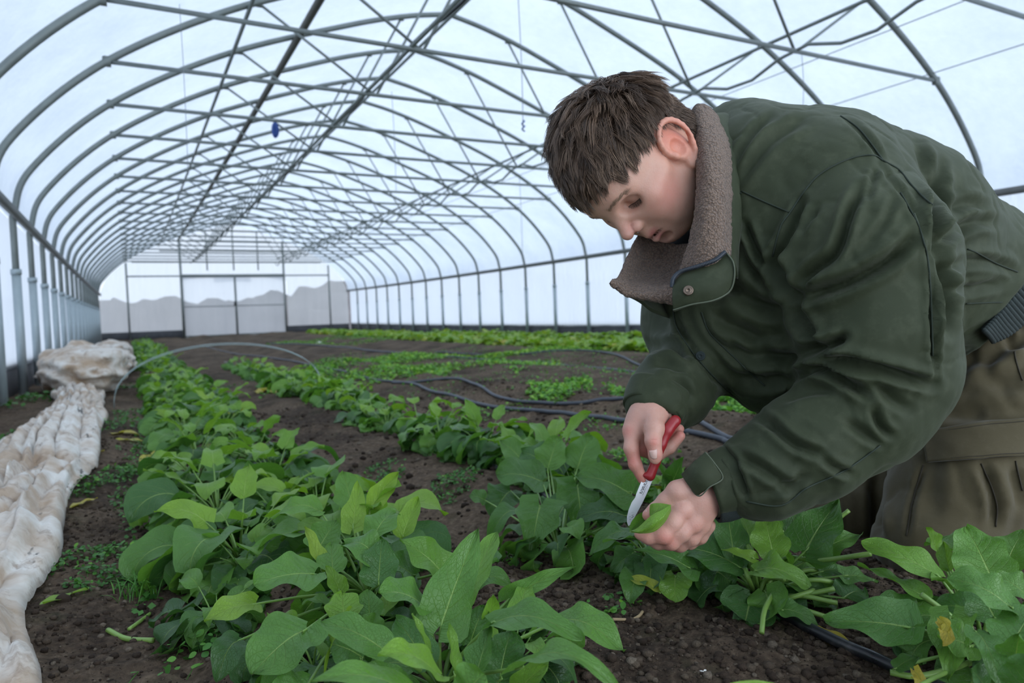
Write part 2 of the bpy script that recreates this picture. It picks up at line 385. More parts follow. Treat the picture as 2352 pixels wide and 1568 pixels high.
# ================================================================== soil
def ground_z(x, y):
    x = np.asarray(x, float); y = np.asarray(y, float)
    z = rise(y)+.016*fbm(x*1.6, y*1.1, s=21, o=3)
    z = z - .035*np.exp(-((x-.62)/.10)**2)*(.6+.4*vn(y*2, x*0, s=4)) - .03*np.exp(-((x+.0)/.16)**2)
    z = z + .05*np.exp(-((x-1.93)/.16)**2) - .04*np.exp(-((x-1.42)/.14)**2) + .04*np.exp(-((x-2.75)/.3)**2) - .03*np.exp(-((x-3.45)/.2)**2) + .05*np.exp(-((x-4.2)/.35)**2)
    return z
def ground_fine(x, y):
    near = np.exp(-np.maximum(np.hypot(x-.5, y-.9)-.9, 0)/1.2)
    w1 = worley(x*55+.3*vn(x*90, y*90), y*55, 3); w2 = worley(x*140, y*140, 8)
    lump = fbm(x*9, y*9, s=33, o=3)
    return .008*lump + (.0075*(.55-w1)*(0.5+.5*vn(x*20, y*20, s=6)) + .0025*(.5-w2))*near + .0035*fbm(x*40, y*40, s=12, o=2)
def spaced(segs):
    out = [segs[0][0]]
    for a, b, s in segs:
        n = max(1, int(round((b-a)/s))); out += list(a+(b-a)*(np.arange(n)+1)/n)
    return np.array(out)
gx = spaced([(-.85, -.35, .03), (-.35, 1.15, .005), (1.15, 2.2, .012), (2.2, 3.6, .03), (3.6, XR+.1, .06)])
gy = spaced([(-.4, .35, .04), (.35, 1.6, .0055), (1.6, 3.2, .012), (3.2, 6, .03), (6, YB+.6, .08)])
X, Y = np.meshgrid(gx, gy, indexing='ij')
Z = ground_z(X, Y)+ground_fine(X, Y)
GX, GY, GZ = gx, gy, Z
t = NT('garden_soil'); co = t.geo()
n1 = t.noise(co, 2.2, 4, .6); n2 = t.noise(co, 60, 5, .7); n3 = t.noise(co, 420, 3, .7); n4 = t.noise(co, 9, 4, .6)
c = t.ramp(n2, [(.30, (.014, .009, .006)), (.5, (.045, .030, .020)), (.72, (.10, .070, .047))])
c = t.mix(t.ramp(n1, [(.36, 0), (.58, .9)]), c, t.ramp(n2, [(.3, (.065, .045, .030)), (.55, (.145, .102, .068)), (.75, (.26, .195, .135))]))
c = t.mix(t.math('MULTIPLY', t.ramp(n3, [(.6, 0), (.75, 1)]), .55), c, (.19, .15, .105))
c = t.mix(t.ramp(n4, [(.56, 0), (.72, .35)]), c, (.03, .045, .014))
vo = t.n('TexVoronoi', Vector=co, Scale=170.0).outputs['Distance']
hb = t.math('ADD', t.math('MULTIPLY', n3, .6), t.math('ADD', n2, t.math('MULTIPLY', vo, -.5)))
t.pbr(Base_Color=c, Roughness=.95, Normal=t.bump(hb, .8, .006), Specular_IOR_Level=.2)
M_soil = t.m
link('floor', mesh(np.stack([X, Y, Z], -1).reshape(-1, 3), grid_faces(len(gx), len(gy), flip=True)), M_soil, kind='structure')
def gzf(x, y):
    """soil height by bilinear look-up"""
    x = np.asarray(x, float); y = np.asarray(y, float)
    i = np.clip(np.searchsorted(GX, x)-1, 0, len(GX)-2); j = np.clip(np.searchsorted(GY, y)-1, 0, len(GY)-2)
    u = np.clip((x-GX[i])/(GX[i+1]-GX[i]), 0, 1); w = np.clip((y-GY[j])/(GY[j+1]-GY[j]), 0, 1)
    return (GZ[i, j]*(1-u)+GZ[i+1, j]*u)*(1-w)+(GZ[i, j+1]*(1-u)+GZ[i+1, j+1]*u)*w
# loose crumbs of soil: nobody could count them
ICO_V = np.array([(0, 0, 1)]+[(.894*math.cos(a*1.2566), .894*math.sin(a*1.2566), .447) for a in range(5)]+[(.894*math.cos((a+.5)*1.2566), .894*math.sin((a+.5)*1.2566), -.447) for a in range(5)]+[(0, 0, -1)])
ICO_F = np.array([(0, 1+i, 1+(i+1) % 5) for i in range(5)]+[(1+i, 6+i, 1+(i+1) % 5) for i in range(5)]+[(1+(i+1) % 5, 6+i, 6+(i+1) % 5) for i in range(5)]+[(6+i, 11, 6+(i+1) % 5) for i in range(5)])
def scatter_crumbs(n, xr, yr, smin, smax, seed, pw=2.5):
    r = np.random.default_rng(seed); x = r.uniform(*xr, n); y = r.uniform(*yr, n); s = smin+(smax-smin)*r.random(n)**pw
    z = gzf(x, y)+s*.25
    d = 1+.45*(r.random((n, 12))-.5); v = ICO_V[None]*d[..., None]*s[:, None, None]*np.array([1, 1, .75])
    a = r.random(n)*6.28; ca, sa = np.cos(a)[:, None], np.sin(a)[:, None]
    vx = v[..., 0]*ca-v[..., 1]*sa; vy = v[..., 0]*sa+v[..., 1]*ca
    v = np.stack([vx+x[:, None], vy+y[:, None], v[..., 2]+z[:, None]], -1).reshape(-1, 3)
    f = (ICO_F[None]+12*np.arange(n)[:, None, None]).reshape(-1, 3); return v, f, np.repeat(r.random(n), 12)
t = NT('soil_crumb'); co = t.geo(); rn = t.attr('rnd').outputs['Fac']
c = t.ramp(rn, [(0, (.025, .018, .012)), (.55, (.075, .052, .036)), (.85, (.15, .115, .08)), (1, (.27, .22, .165))])
t.pbr(Base_Color=t.mix(t.noise(co, 300), c, (.03, .02, .015)), Roughness=.95, Normal=t.bump(t.noise(co, 500), .7, .003), Specular_IOR_Level=.2)
M_crumb = t.m
mb = MB()
for a in (scatter_crumbs(9000, (.45, 1.15), (.45, 1.3), .0012, .0085, 1, 4), scatter_crumbs(5000, (-.2, .45), (.7, 2.2), .0012, .007, 2, 4), scatter_crumbs(3000, (-.2, 2.2), (1.3, 4.0), .003, .014, 3, 3)):
    mb.add(a[0], a[1], at=a[2])
mb.build('soil_crumbs', M_crumb, kind='stuff', label='loose crumbs and small clods of brown soil between the rows', category='soil', smooth=False)
# ------------------------------------------------------------------ drip lines
t = NT('black_drip_tube'); co = t.geo()
c = t.mix(t.ramp(t.noise(co, 25, 5, .7), [(.5, 0), (.75, .6)]), (.012, .013, .016), (.12, .11, .10))
t.pbr(Base_Color=c, Roughness=t.ramp(t.noise(co, 40), [(.3, .22), (.7, .5)]), Specular_IOR_Level=.6); M_drip = t.m
t = NT('faded_drip_tube'); co = t.geo()
t.pbr(Base_Color=t.mix(t.noise(co, 12), (.025, .029, .038), (.085, .095, .115)), Roughness=.5); M_drip2 = t.m
def drip(pts, r, mat, label, lift=.0, n=160):
    p = catmull(np.array(pts), n); z = gzf(p[:, 0], p[:, 1]); 
    k = np.ones(7)/7; z = np.convolve(np.pad(z, 3, 'edge'), k, 'valid')
    p = np.c_[p, z+r*.9+lift]; m = MB(); m.add(*tube(p, r, 10)); return m.build('drip_line', mat, label=label, category='hose', group='irrigation drip lines')
drip([(.76, .15), (.785, .5), (.80, .75), (.815, 1.0), (.84, 1.35), (.90, 1.75), (.96, 2.4), (.98, 4), (.98, 9)], .0076, M_drip, 'glossy black drip tube lying under the right spinach row by the knee', .004)
def gp(px, py):
    a = P(px, py, 1)-CAM; t = 5.0
    for _ in range(12): q = CAM+a*t; t = (float(gzf(q[0], q[1]))-CAM[2])/a[2] if a[2] < -1e-6 else 40
    return CAM+a*t
def pxline(pl): return [tuple(gp(*p)[:2]) for p in pl]
drip(pxline([(2100, 1062), (1700, 1022), (1640, 1008), (1440, 975), (1300, 962), (1150, 940), (1010, 908), (940, 882), (850, 870), (740, 846), (620, 822), (520, 800), (450, 792)]), .0098, M_drip2, 'grey drip tube crossing the soil nearest behind the spinach rows', n=240)
drip(pxline([(2000, 1010), (1700, 985), (1560, 958), (1440, 932), (1300, 912), (1150, 893), (1050, 872), (900, 858)]), .0092, M_drip2, 'second grey drip tube on the soil behind the hand with the knife')
drip(pxline([(1900, 900), (1600, 873), (1480, 860), (1240, 835), (1080, 826), (900, 810), (750, 795), (620, 786)]), .012, M_drip2, 'far drip tube running past the patch of bright green weeds')
drip(pxline([(1560, 842), (1360, 822), (1160, 806), (1000, 796)]), .010, M_drip2, 'thin far drip tube in front of the green crop along the right wall')
# ------------------------------------------------------------------ low hoop of wire over the bed
hx0, hx1, hy = -.10, 1.08, 4.55
th = np.linspace(0, math.pi, 40); m = MB()
for dy, dz in ((0, 0), (.035, .008)):
    p = np.c_[.49+.59*np.cos(th)*-1, hy+dy+.0*th, .02+(.33+dz)*np.sin(th)**.8]; m.add(*tube(p, .0024, 6))
m.build('wire_hoop', simple('galvanised_wire', (.34, .42, .42), .4, .5), label='bent wire hoop arching over the spinach bed', category='hoop')
# ================================================================== leaves
t = NT('spinach_leaf'); uvn = t.n('SeparateXYZ', Vector=t.uv()); U = uvn.outputs[0]; Vv = uvn.outputs[1]
oi = t.n('ObjectInfo'); par = t.math('ADD', t.attr('rnd').outputs['Fac'], t.n('SeparateColor', Color=oi.outputs['Color']).outputs[0])
co = t.obj(); nz = t.noise(co, 30, 4, .6); nf = t.noise(co, 14, 2, .5)
au = t.math('ABSOLUTE', t.math('SUBTRACT', U, .5)); au = t.math('MULTIPLY', au, 2.0)
ph = t.math('SUBTRACT', t.math('MULTIPLY', Vv, 6.5), t.math('MULTIPLY', au, 2.3)); ph = t.math('ADD', ph, t.math('MULTIPLY', nf, .7))
fr = t.math('ABSOLUTE', t.math('SUBTRACT', t.math('FRACT', ph), .5))
side_v = t.math('MULTIPLY', t.math('SUBTRACT', 1.0, t.math('DIVIDE', fr, .045), clamp=True), t.math('SUBTRACT', 1.0, t.math('MULTIPLY', au, .9), clamp=True))
mid_v = t.math('SUBTRACT', 1.0, t.math('DIVIDE', au, t.math('SUBTRACT', .06, t.math('MULTIPLY', Vv, .045))), clamp=True)
vo = t.n('TexVoronoi', {'feature': 'DISTANCE_TO_EDGE'}, Vector=t.n('Mapping', Vector=t.uv(), Scale=(14, 20, 1)).outputs[0], Scale=1.0).outputs[0]
fine = t.math('SUBTRACT', 1.0, t.math('DIVIDE', vo, .07), clamp=True)
base = t.ramp(par, [(0, (.018, .062, .018)), (.22, (.056, .158, .030)), (.45, (.122, .280, .040)), (.65, (.190, .360, .034)), (.82, (.28, .42, .038)), (.93, (.42, .44, .05)), (1, (.60, .44, .05))])
base = t.mix(t.math('MULTIPLY', t.math('SUBTRACT', nz, .4, clamp=True), 1.2), base, t.mix(.5, base, (.012, .05, .01)))
vein = t.math('MAXIMUM', mid_v, t.math('MAXIMUM', t.math('MULTIPLY', side_v, .55), t.math('MULTIPLY', fine, .05)))
c = t.mix(t.math('MULTIPLY', vein, .75), base, t.mix(.8, base, (.42, .58, .17)))
hgt = t.math('ADD', t.math('MULTIPLY', t.math('MAXIMUM', mid_v, side_v), -.25), t.math('ADD', t.math('MULTIPLY', fine, -.08), t.math('MULTIPLY', nz, .5)))
nb = t.bump(hgt, .9, .0035)
pb = t.n('BsdfPrincipled', Base_Color=c, Roughness=t.ramp(nz, [(.3, .33), (.7, .48)]), Specular_IOR_Level=.5, Normal=nb, Sheen_Weight=.05, Sheen_Roughness=.4, Sheen_Tint=(.7, .9, .8))
tr = t.n('BsdfTranslucent', Color=t.mix(.5, c, t.mix(1.0, c, (2.2, 2.4, .6), 'MULTIPLY')), Normal=nb)
M_leaf = t.finish(t.n('MixShader', i0=.30, i1=pb.outputs[0], i2=tr.outputs[0]).outputs[0])
t = NT('spinach_stalk'); co = t.obj(); par = t.attr('rnd').outputs['Fac']
t.pbr(Base_Color=t.mix(t.noise(co, 40), t.ramp(par, [(0, (.10, .22, .035)), (1, (.22, .36, .07))]), (.17, .29, .07)), Roughness=.42, Subsurface_Weight=.15, Subsurface_Radius=(.01, .02, .005), Subsurface_Scale=.3); M_stalk = t.m
SH = {'ovate': ([0, .04, .12, .25, .42, .6, .76, .88, .96, 1], [.10, .26, .36, .43, .45, .41, .33, .22, .11, .01], -.06),
      'arrow': ([0, .03, .10, .19, .30, .45, .62, .8, .93, 1], [.08, .38, .50, .45, .44, .42, .34, .21, .09, .005], -.15),
      'lance': ([0, .05, .2, .4, .6, .8, .93, 1], [.06, .16, .26, .30, .27, .17, .07, .005], -.02),
      'round': ([0, .03, .1, .25, .45, .65, .82, .93, .98, 1], [.12, .34, .46, .54, .56, .52, .40, .25, .12, .02], -.10)}
def leaf_geo(sp, hint, width, shape='ovate', seed=0, nu=9, nv=16, cup=.25, wave=.5, droop=0.0, puck=1.0):
    """blade on a spine of control points; width is the full width in metres"""
    r = np.random.default_rng(seed); p = catmull(sp, nv) if len(sp) > 2 else np.linspace(sp[0], sp[-1], nv)
    T = np.gradient(p, axis=0); T /= np.linalg.norm(T, axis=1)[:, None]; L = np.linalg.norm(np.diff(p, axis=0), axis=1).sum()
    hint = np.broadcast_to(np.asarray(hint, float), p.shape)
    S = np.cross(T, hint); S /= np.linalg.norm(S, axis=1)[:, None]+1e-9
    for k in range(1, nv):
        if np.dot(S[k], S[k-1]) < 0: S[k] = -S[k]
    N = np.cross(S, T)
    vx, wx, back = SH[shape]; v = np.linspace(0, 1, nv)**.9; mx = max(wx)
    u = np.linspace(-1, 1, nu); Ug, Vg = np.meshgrid(u, v); w = np.interp(v, vx, wx)/mx*.5*width
    asym = 1+.10*(r.random()-.5)*np.sign(Ug)
    edge = 1+wave*.10*np.sin(Vg*(9+3*r.random())+r.random()*6+(Ug > 0)*2.1)
    X = w[:, None]*Ug*asym*edge
    Yo = back*L*np.exp(-(Vg/.16)**2)*np.abs(Ug)**1.6
    phase = Vg*6.5-np.abs(Ug)*2.3
    Z = cup*width*(.5*np.abs(Ug)**1.3)*(1-.4*Vg) + puck*.036*width*(np.abs(np.sin(math.pi*phase))-.5)*np.sin(math.pi*np.minimum(np.abs(Ug)*1.1, 1)) + wave*.075*width*np.abs(Ug)**1.7*np.sin(Vg*(10+5*r.random())+r.random()*6+np.sign(Ug)*1.4) - droop*width*np.abs(Ug)**2
    Z = Z + .03*width*np.sin(Vg*4+r.random()*6)*Ug
    # narrow the true width as it cups
    V = p[:, None]+S[:, None]*X[..., None]+T[:, None]*Yo[..., None]+N[:, None]*Z[..., None]
    return V.reshape(-1, 3), grid_faces(nv, nu), np.stack([(Ug+1)/2, Vg], -1).reshape(-1, 2)
def stalk_geo(pts, r0, r1, n=7):
    p = catmull(pts, 10) if len(pts) > 2 else np.linspace(pts[0], pts[-1], 4)
    return tube(p, np.linspace(r0, r1, len(p)), n)
UP = np.array([0, 0, 1.0])
def PH(px, py, h):
    a = P(px, py, 1)-CAM; return CAM+a*((h-CAMZ)/a[2])
def rot_about(v, k, a): k = unit(k); return v*math.cos(a)+np.cross(k, v)*math.sin(a)+k*np.dot(k, v)*(1-math.cos(a))
def gen_leaf(c, az, el0, plen, blen, w, bend, r, tilt=0.0):
    """one leaf growing from crown c: stalk then a blade that arches over"""
    d = np.array([math.cos(az), math.sin(az), 0.]); e = el0; q = [np.array(c, float)]
    for k in range(3): q.append(q[-1]+(d*math.cos(e)+UP*math.sin(e))*plen/3); e -= bend*.12
    st = np.array(q); sp = [q[-1]]
    for k in range(5): sp.append(sp[-1]+(d*math.cos(e)+UP*math.sin(e))*blen/5); e -= bend*.30
    sp = np.array(sp); gz_ = gzf(sp[:, 0], sp[:, 1])+.006; sp[:, 2] = np.maximum(sp[:, 2], gz_)
    T = unit(sp[2]-sp[0]); hint = UP if abs(T[2]) < .8 else -d
    return st, sp, rot_about(np.array(hint, float), T, tilt)
SHN = ['ovate', 'arrow', 'round', 'ovate', 'lance', 'arrow']
def plant_leaves(c, R, r, n, young=.16, tone=0.0):
    """leaf recipes of one spinach plant"""
    out = []
    for k in range(n):
        f = k/n; az = k*2.39996+r.random()*.6
        inner = f > 1-young
        el = (1.05 if inner else .25+.75*f)+r.normal()*.12
        pl = R*(.30+.25*r.random())*(1.15 if inner else 1); bl = R*(.36+.20*r.random())*(.85 if inner else 1)
        w = bl*(.68+.30*r.random())*(.75 if inner else 1)
        bend = (.35 if inner else 1.1)+r.random()*1.3
        tn = np.clip((.52+.16*r.random() if inner else .14+.36*r.random())+tone, 0, .8)
        if r.random() < .010 and not inner and tone > -.04: tn = .9+.08*r.random()
        out.append((gen_leaf(c, az, el, pl, bl, w, bend, r, r.normal()*.35), w, SHN[int(r.integers(0, 6))] if not inner else ('arrow' if r.random() < .5 else 'lance'), tn, int(r.integers(1e6))))
    return out
def sp_plant(x, y, R, seed, n=22, detail=2, label='', tone=0.0, group=None, rings=None):
    r = np.random.default_rng(seed); z = float(gzf(x, y)); c = np.array([x, y, z-.004])
    L = plant_leaves(c, R, r, n, tone=tone)
    root = empty('spinach_plant', tuple(c), label=label, category='spinach')
    if group: root['group'] = group
    if detail == 2:
        for (st, sp, hint), w, sh, tn, sd in L:
            v, f, uv = leaf_geo(sp-c, hint, w, sh, sd, 9, 14, cup=.1+.3*r.random(), wave=.4+.8*r.random())
            m = MB(); m.add(v, f, uv, tn); lf = m.build('leaf', M_leaf, root); lf.color = (0, 0, 0, 1)
            m = MB(); m.add(*stalk_geo(st-c, .0028*R/.2, .0012*R/.2), at=tn*.8); m.build('stalk', M_stalk, lf)
    else:
        nu, nv = ((7, 10) if detail == 1 else (5, 6)); m = MB(); s = MB()
        for (st, sp, hint), w, sh, tn, sd in L:
            v, f, uv = leaf_geo(sp-c, hint, w, sh, sd, nu, nv, cup=.1+.3*r.random(), wave=.4+.8*r.random()); m.add(v, f, uv, tn)
            if detail == 1: s.add(*stalk_geo(st-c, .0028*R/.2, .0018*R/.2, 5), at=tn)
        o = m.build('foliage', M_leaf, root); o.color = (0, 0, 0, 1)
        if detail == 1: s.build('stalks', M_stalk, root)
    return root
# ------------------------------------------------------------------ leaves that can be told apart in the photograph
def hero_plant(label, crown, leaves, seed, name='spinach_plant', frame=None, stubs=(), fill=(.15, 16)):
    """leaves: (bx,by,bh, tx,ty,th, width_px, tone, arch, twist, shape[, crown override])"""
    sx, ox, oy = frame or (1, 0, 0)
    q = lambda x, y: (ox+x*sx, oy+y*sx)
    cw = PH(*q(*crown[:2]), crown[2]) if len(crown) == 3 else np.array(crown[0])
    g = float(gzf(cw[0], cw[1])); cw[2] = max(g-.004, min(cw[2], g+.02))
    root = empty(name, tuple(cw), label=label, category='spinach')
    for i, lf in enumerate(leaves):
        bx, by, bh, tx, ty, th, wp, tn, arch, tw, sh = lf[:11]
        B = PH(*q(bx, by), bh); T_ = PH(*q(tx, ty), th); Ln = np.linalg.norm(T_-B)
        # keep the two ends within one plausible leaf length
        dB = proj(B)[2]; dT = proj(T_)[2]; lim = .055
        if abs(dT-dB) > lim:
            dm = .5*(dB+dT); B = P(*q(bx, by), dm+np.sign(dB-dT)*lim/2); T_ = P(*q(tx, ty), dm-np.sign(dB-dT)*lim/2)
        d = proj(.5*(B+T_))[2]; Ln = np.linalg.norm(T_-B); T = unit(T_-B)
        w = wp*sx*d/FPX
        toc = unit(CAM-.5*(B+T_)); upn = UP-T*np.dot(UP, T); bul = unit(.55*UP+.45*toc)
        hint = rot_about(unit(.75*toc+.65*UP), T, tw)
        sp = np.array([B, B+(T_-B)*.3+bul*arch*Ln*.85, B+(T_-B)*.62+bul*arch*Ln*.9, T_])
        v, f, uv = leaf_geo(sp-cw, hint, w, sh, seed*100+i, 15, 24, cup=.22 if sh != 'lance' else .5, wave=1.0, puck=1.1)
        m = MB(); m.add(v, f, uv, tn); o = m.build('leaf', M_leaf, root); o.color = (0, 0, 0, 1)
        if tn > .86: o['label'] = 'yellowing leaf'
        cr = cw if len(lf) < 12 else PH(*q(*lf[11][:2]), lf[11][2])
        d0 = unit(sp[1]-sp[0]); m = MB(); st = np.array([cr, cr*.5+B*.5-d0*Ln*.05+UP*.008, B-d0*Ln*.0, B+d0*Ln*.10])
        st[-1] -= hint*.0012; st[-2] -= hint*.0006; m.add(*stalk_geo(st-cw, .0032, .0007, 9), at=min(tn+.1, 1)); m.build('stalk', M_stalk, o)
    for j, ((st, sp, hint), w, sh, tn, sd) in enumerate(plant_leaves(cw, fill[0], np.random.default_rng(seed*7), fill[1], young=.0, tone=-.04)):
        v, f, uv = leaf_geo(sp-cw, hint, w, sh, sd, 9, 14, cup=.3, wave=.9); m = MB(); m.add(v, f, uv, tn); o = m.build('leaf', M_leaf, root); o.color = (0, 0, 0, 1)
        m = MB(); m.add(*stalk_geo(st-cw, .0026, .0012), at=tn*.8); m.build('stalk', M_stalk, o)
    for i, sb in enumerate(stubs):
        pts = np.array([PH(*q(x, y), h) for x, y, h in sb]); m = MB(); m.add(*stalk_geo(pts-cw, .0034, .0036, 9), at=.9)
        o = m.build('cut_stalk', M_stalk, root)
    return root
F1 = (.4252, 450, 1050)     # coordinates read from an enlarged crop of the left foreground
hero_plant('large leafy spinach plant at the bottom centre, with one tall upright leaf facing the camera', (1330, 1290, .0), [
 (1325, 905, .10, 1527, 385, .17, 290, .36, .04, .1, 'arrow'),
 (1440, 790, .09, 1630, 405, .15, 200, .52, .05, -.5, 'ovate'),
 (1235, 800, .10, 985, 735, .13, 250, .38, .18, .3, 'ovate'),
 (1030, 1050, .11, 672, 890, .14, 215, .34, .12, .15, 'ovate'),
 (1320, 1180, .11, 978, 1075, .16, 210, .62, .20, .2, 'ovate'),
 (1180, 1290, .11, 620, 1215, .15, 200, .45, .20, .3, 'ovate'),
 (1590, 900, .10, 2088, 985, .14, 230, .34, .22, -.2, 'ovate'),
 (1960, 880, .08, 2312, 1050, .07, 240, .42, .22, -.2, 'ovate'),
 (1740, 1135, .10, 2292, 1260, .12, 230, .40, .34, -.3, 'arrow'),
 (1690, 765, .07, 2056, 590, .11, 120, .40, .06, .2, 'arrow'),
 (1590, 890, .08, 1605, 735, .12, 130, .60, .05, .6, 'arrow'),
 (1510, 1190, .08, 1600, 900, .12, 170, .30, .05, -.5, 'lance'),
 (1400, 1180, .08, 1360, 900, .12, 110, .58, .05, .9, 'lance'),
 (1260, 1060, .09, 1162, 845, .13, 75, .60, .05, .9, 'lance'),
 (1250, 1130, .06, 1080, 870, .10, 210, .24, .08, 0, 'ovate'),
 (1480, 1010, .06, 1560, 800, .10, 190, .28, .08, 0, 'ovate'),
 (1640, 1200, .06, 1700, 940, .10, 230, .22, .12, 0, 'round'),
 (1450, 1290, .11, 1560, 1170, .13, 260, .42, .12, 0, 'round'),
 (1500, 700, .06, 1700, 690, .07, 130, .34, .35, .0, 'ovate'),
 (1720, 1290, .05, 1900, 1120, .09, 150, .55, .1, .3, 'ovate'),
 (1500, 640, .05, 1640, 560, .10, 230, .26, .1, -.3, 'ovate'),
 (1130, 1240, .06, 900, 1130, .09, 190, .34, .1, .3, 'arrow'),
], 11, frame=F1)
hero_plant('second spinach plant of the left row, bright pointed young leaves above broad ones', (930, 760, .0), [
 (640, 630, .09, 312, 690, .10, 300, .40, .10, .25, 'round'),
 (600, 925, .08, 300, 1175, .08, 370, .36, .12, .2, 'round'),
 (325, 790, .06, 45, 890, .07, 190, .70, .12, .2, 'ovate', ),
 (670, 290, .11, 415, 335, .10, 150, .48, .30, .25, 'ovate'),
 (940, 280, .13, 1092, 85, .17, 115, .72, .06, .3, 'lance'),
 (850, 380, .13, 878, 135, .16, 150, .70, .03, -.2, 'arrow'),
 (850, 290, .11, 795, 80, .14, 160, .46, .05, .1, 'ovate'),
 (1110, 440, .10, 1205, 222, .15, 140, .68, .06, -.2, 'lance'),
 (985, 690, .09, 1005, 445, .14, 200, .22, .04, 0, 'ovate'),
 (985, 560, .11, 808, 470, .13, 215, .36, .35, .2, 'ovate'),
 (690, 620, .08, 585, 380, .12, 95, .80, .10, .5, 'lance'),
 (1330, 620, .08, 1100, 450, .13, 270, .48, .12, .2, 'arrow'),
 (960, 430, .12, 1080, 300, .14, 190, .40, .2, -.3, 'ovate'),
 (820, 850, .09, 700, 1165, .05, 150, .72, .34, 1.0, 'ovate'),
 (800, 870, .08, 790, 735, .10, 190, .60, .05, 0, 'round'),
 (940, 880, .07, 930, 715, .10, 150, .34, .05, 0, 'ovate'),
 (230, 990, .05, 110, 1215, .04, 180, .14, .30, -.2, 'ovate'),
 (1000, 970, .06, 880, 870, .09, 170, .38, .1, .2, 'ovate'),
 (740, 620, .08, 730, 470, .10, 150, .44, .05, 0, 'ovate'),
 (780, 720, .07, 700, 590, .10, 110, .62, .1, .2, 'arrow'),
 (660, 500, .07, 760, 340, .11, 210, .40, .05, -.2, 'ovate'),
 (900, 1080, .05, 690, 1000, .08, 260, .28, .1, .1, 'round'),
 (600, 1230, .05, 420, 1330, .05, 260, .34, .15, .1, 'round'),
 (1180, 640, .07, 1000, 560, .11, 200, .30, .1, .1, 'ovate'),
 (1010, 500, .09, 1130, 640, .07, 200, .26, .2, -.2, 'ovate'),
], 12, frame=F1)
hero_plant('low spinach plant with broad dull green drooping leaves beside the knife', (1960, 520, .0), [
 (1870, 130, .08, 1622, 95, .10, 240, .30, .12, .2, 'round'),
 (1860, 260, .07, 1812, 525, .03, 280, .32, .14, 0, 'arrow'),
 (2060, 150, .09, 2090, 445, .05, 260, .30, .14, 0, 'arrow'),
 (1740, 290, .07, 1580, 450, .02, 150, .28, .36, .3, 'ovate'),
 (2350, 200, .11, 2040, 105, .12, 270, .34, .14, .2, 'arrow'),
 (2330, 320, .07, 2060, 340, .07, 200, .14, .2, .2, 'ovate'),
 (1900, 60, .09, 1960, -110, .15, 170, .46, .05, 0, 'ovate'),
 (1780, 40, .08, 1640, -90, .13, 200, .42, .1, .2, 'arrow'),
 (2060, 60, .09, 2130, -120, .15, 190, .40, .05, 0, 'ovate'),
 (1560, 230, .05, 1475, 210, .06, 110, .34, .15, .2, 'ovate'),
 (2000, 250, .05, 1930, 380, .02, 240, .20, .1, 0, 'round'),
 (1700, 180, .05, 1600, 330, .02, 200, .24, .15, 0, 'ovate'),
 (1910, 50, .08, 1760, -30, .11, 200, .24, .1, 0, 'ovate'),
], 13, frame=F1)
F2 = (.426, 1350, 1100)
hero_plant('spinach plant being cut, in front of the bare hands, one yellowed lower leaf', (370, 540, .0), [
 (240, 290, .09, 12, 415, .06, 150, .28, .30, .3, 'ovate'),
 (550, 480, .06, 245, 385, .09, 190, .28, .12, .2, 'arrow'),
 (470, 520, .04, 470, 665, .01, 170, .55, .06, 0, 'round'),
 (395, 610, .02, 205, 535, .03, 85, .90, .10, .3, 'lance'),
 (250, 400, .05, 130, 500, .02, 150, .26, .15, 0, 'ovate'),
 (420, 400, .06, 330, 570, .02, 210, .20, .10, 0, 'arrow'),
 (230, 330, .08, 80, 345, .10, 120, .34, .08, .6, 'arrow'),
 (380, 380, .05, 560, 350, .08, 150, .30, .12, -.2, 'ovate'),
 (300, 430, .05, 210, 600, .01, 160, .16, .10, 0, 'ovate'),
 (420, 10, .10, 350, -110, .17, 130, .36, .05, .3, 'lance'),
 (440, 60, .09, 520, -120, .16, 110, .30, .05, .0, 'lance'),
 (200, 110, .08, 30, 60, .11, 200, .22, .15, .2, 'ovate'),
 (180, 200, .07, 60, 250, .06, 170, .14, .15, .2, 'ovate'),
], 14, frame=F2, stubs=(((370, 500, .01), (400, 200, .07), (385, 60, .10)),))
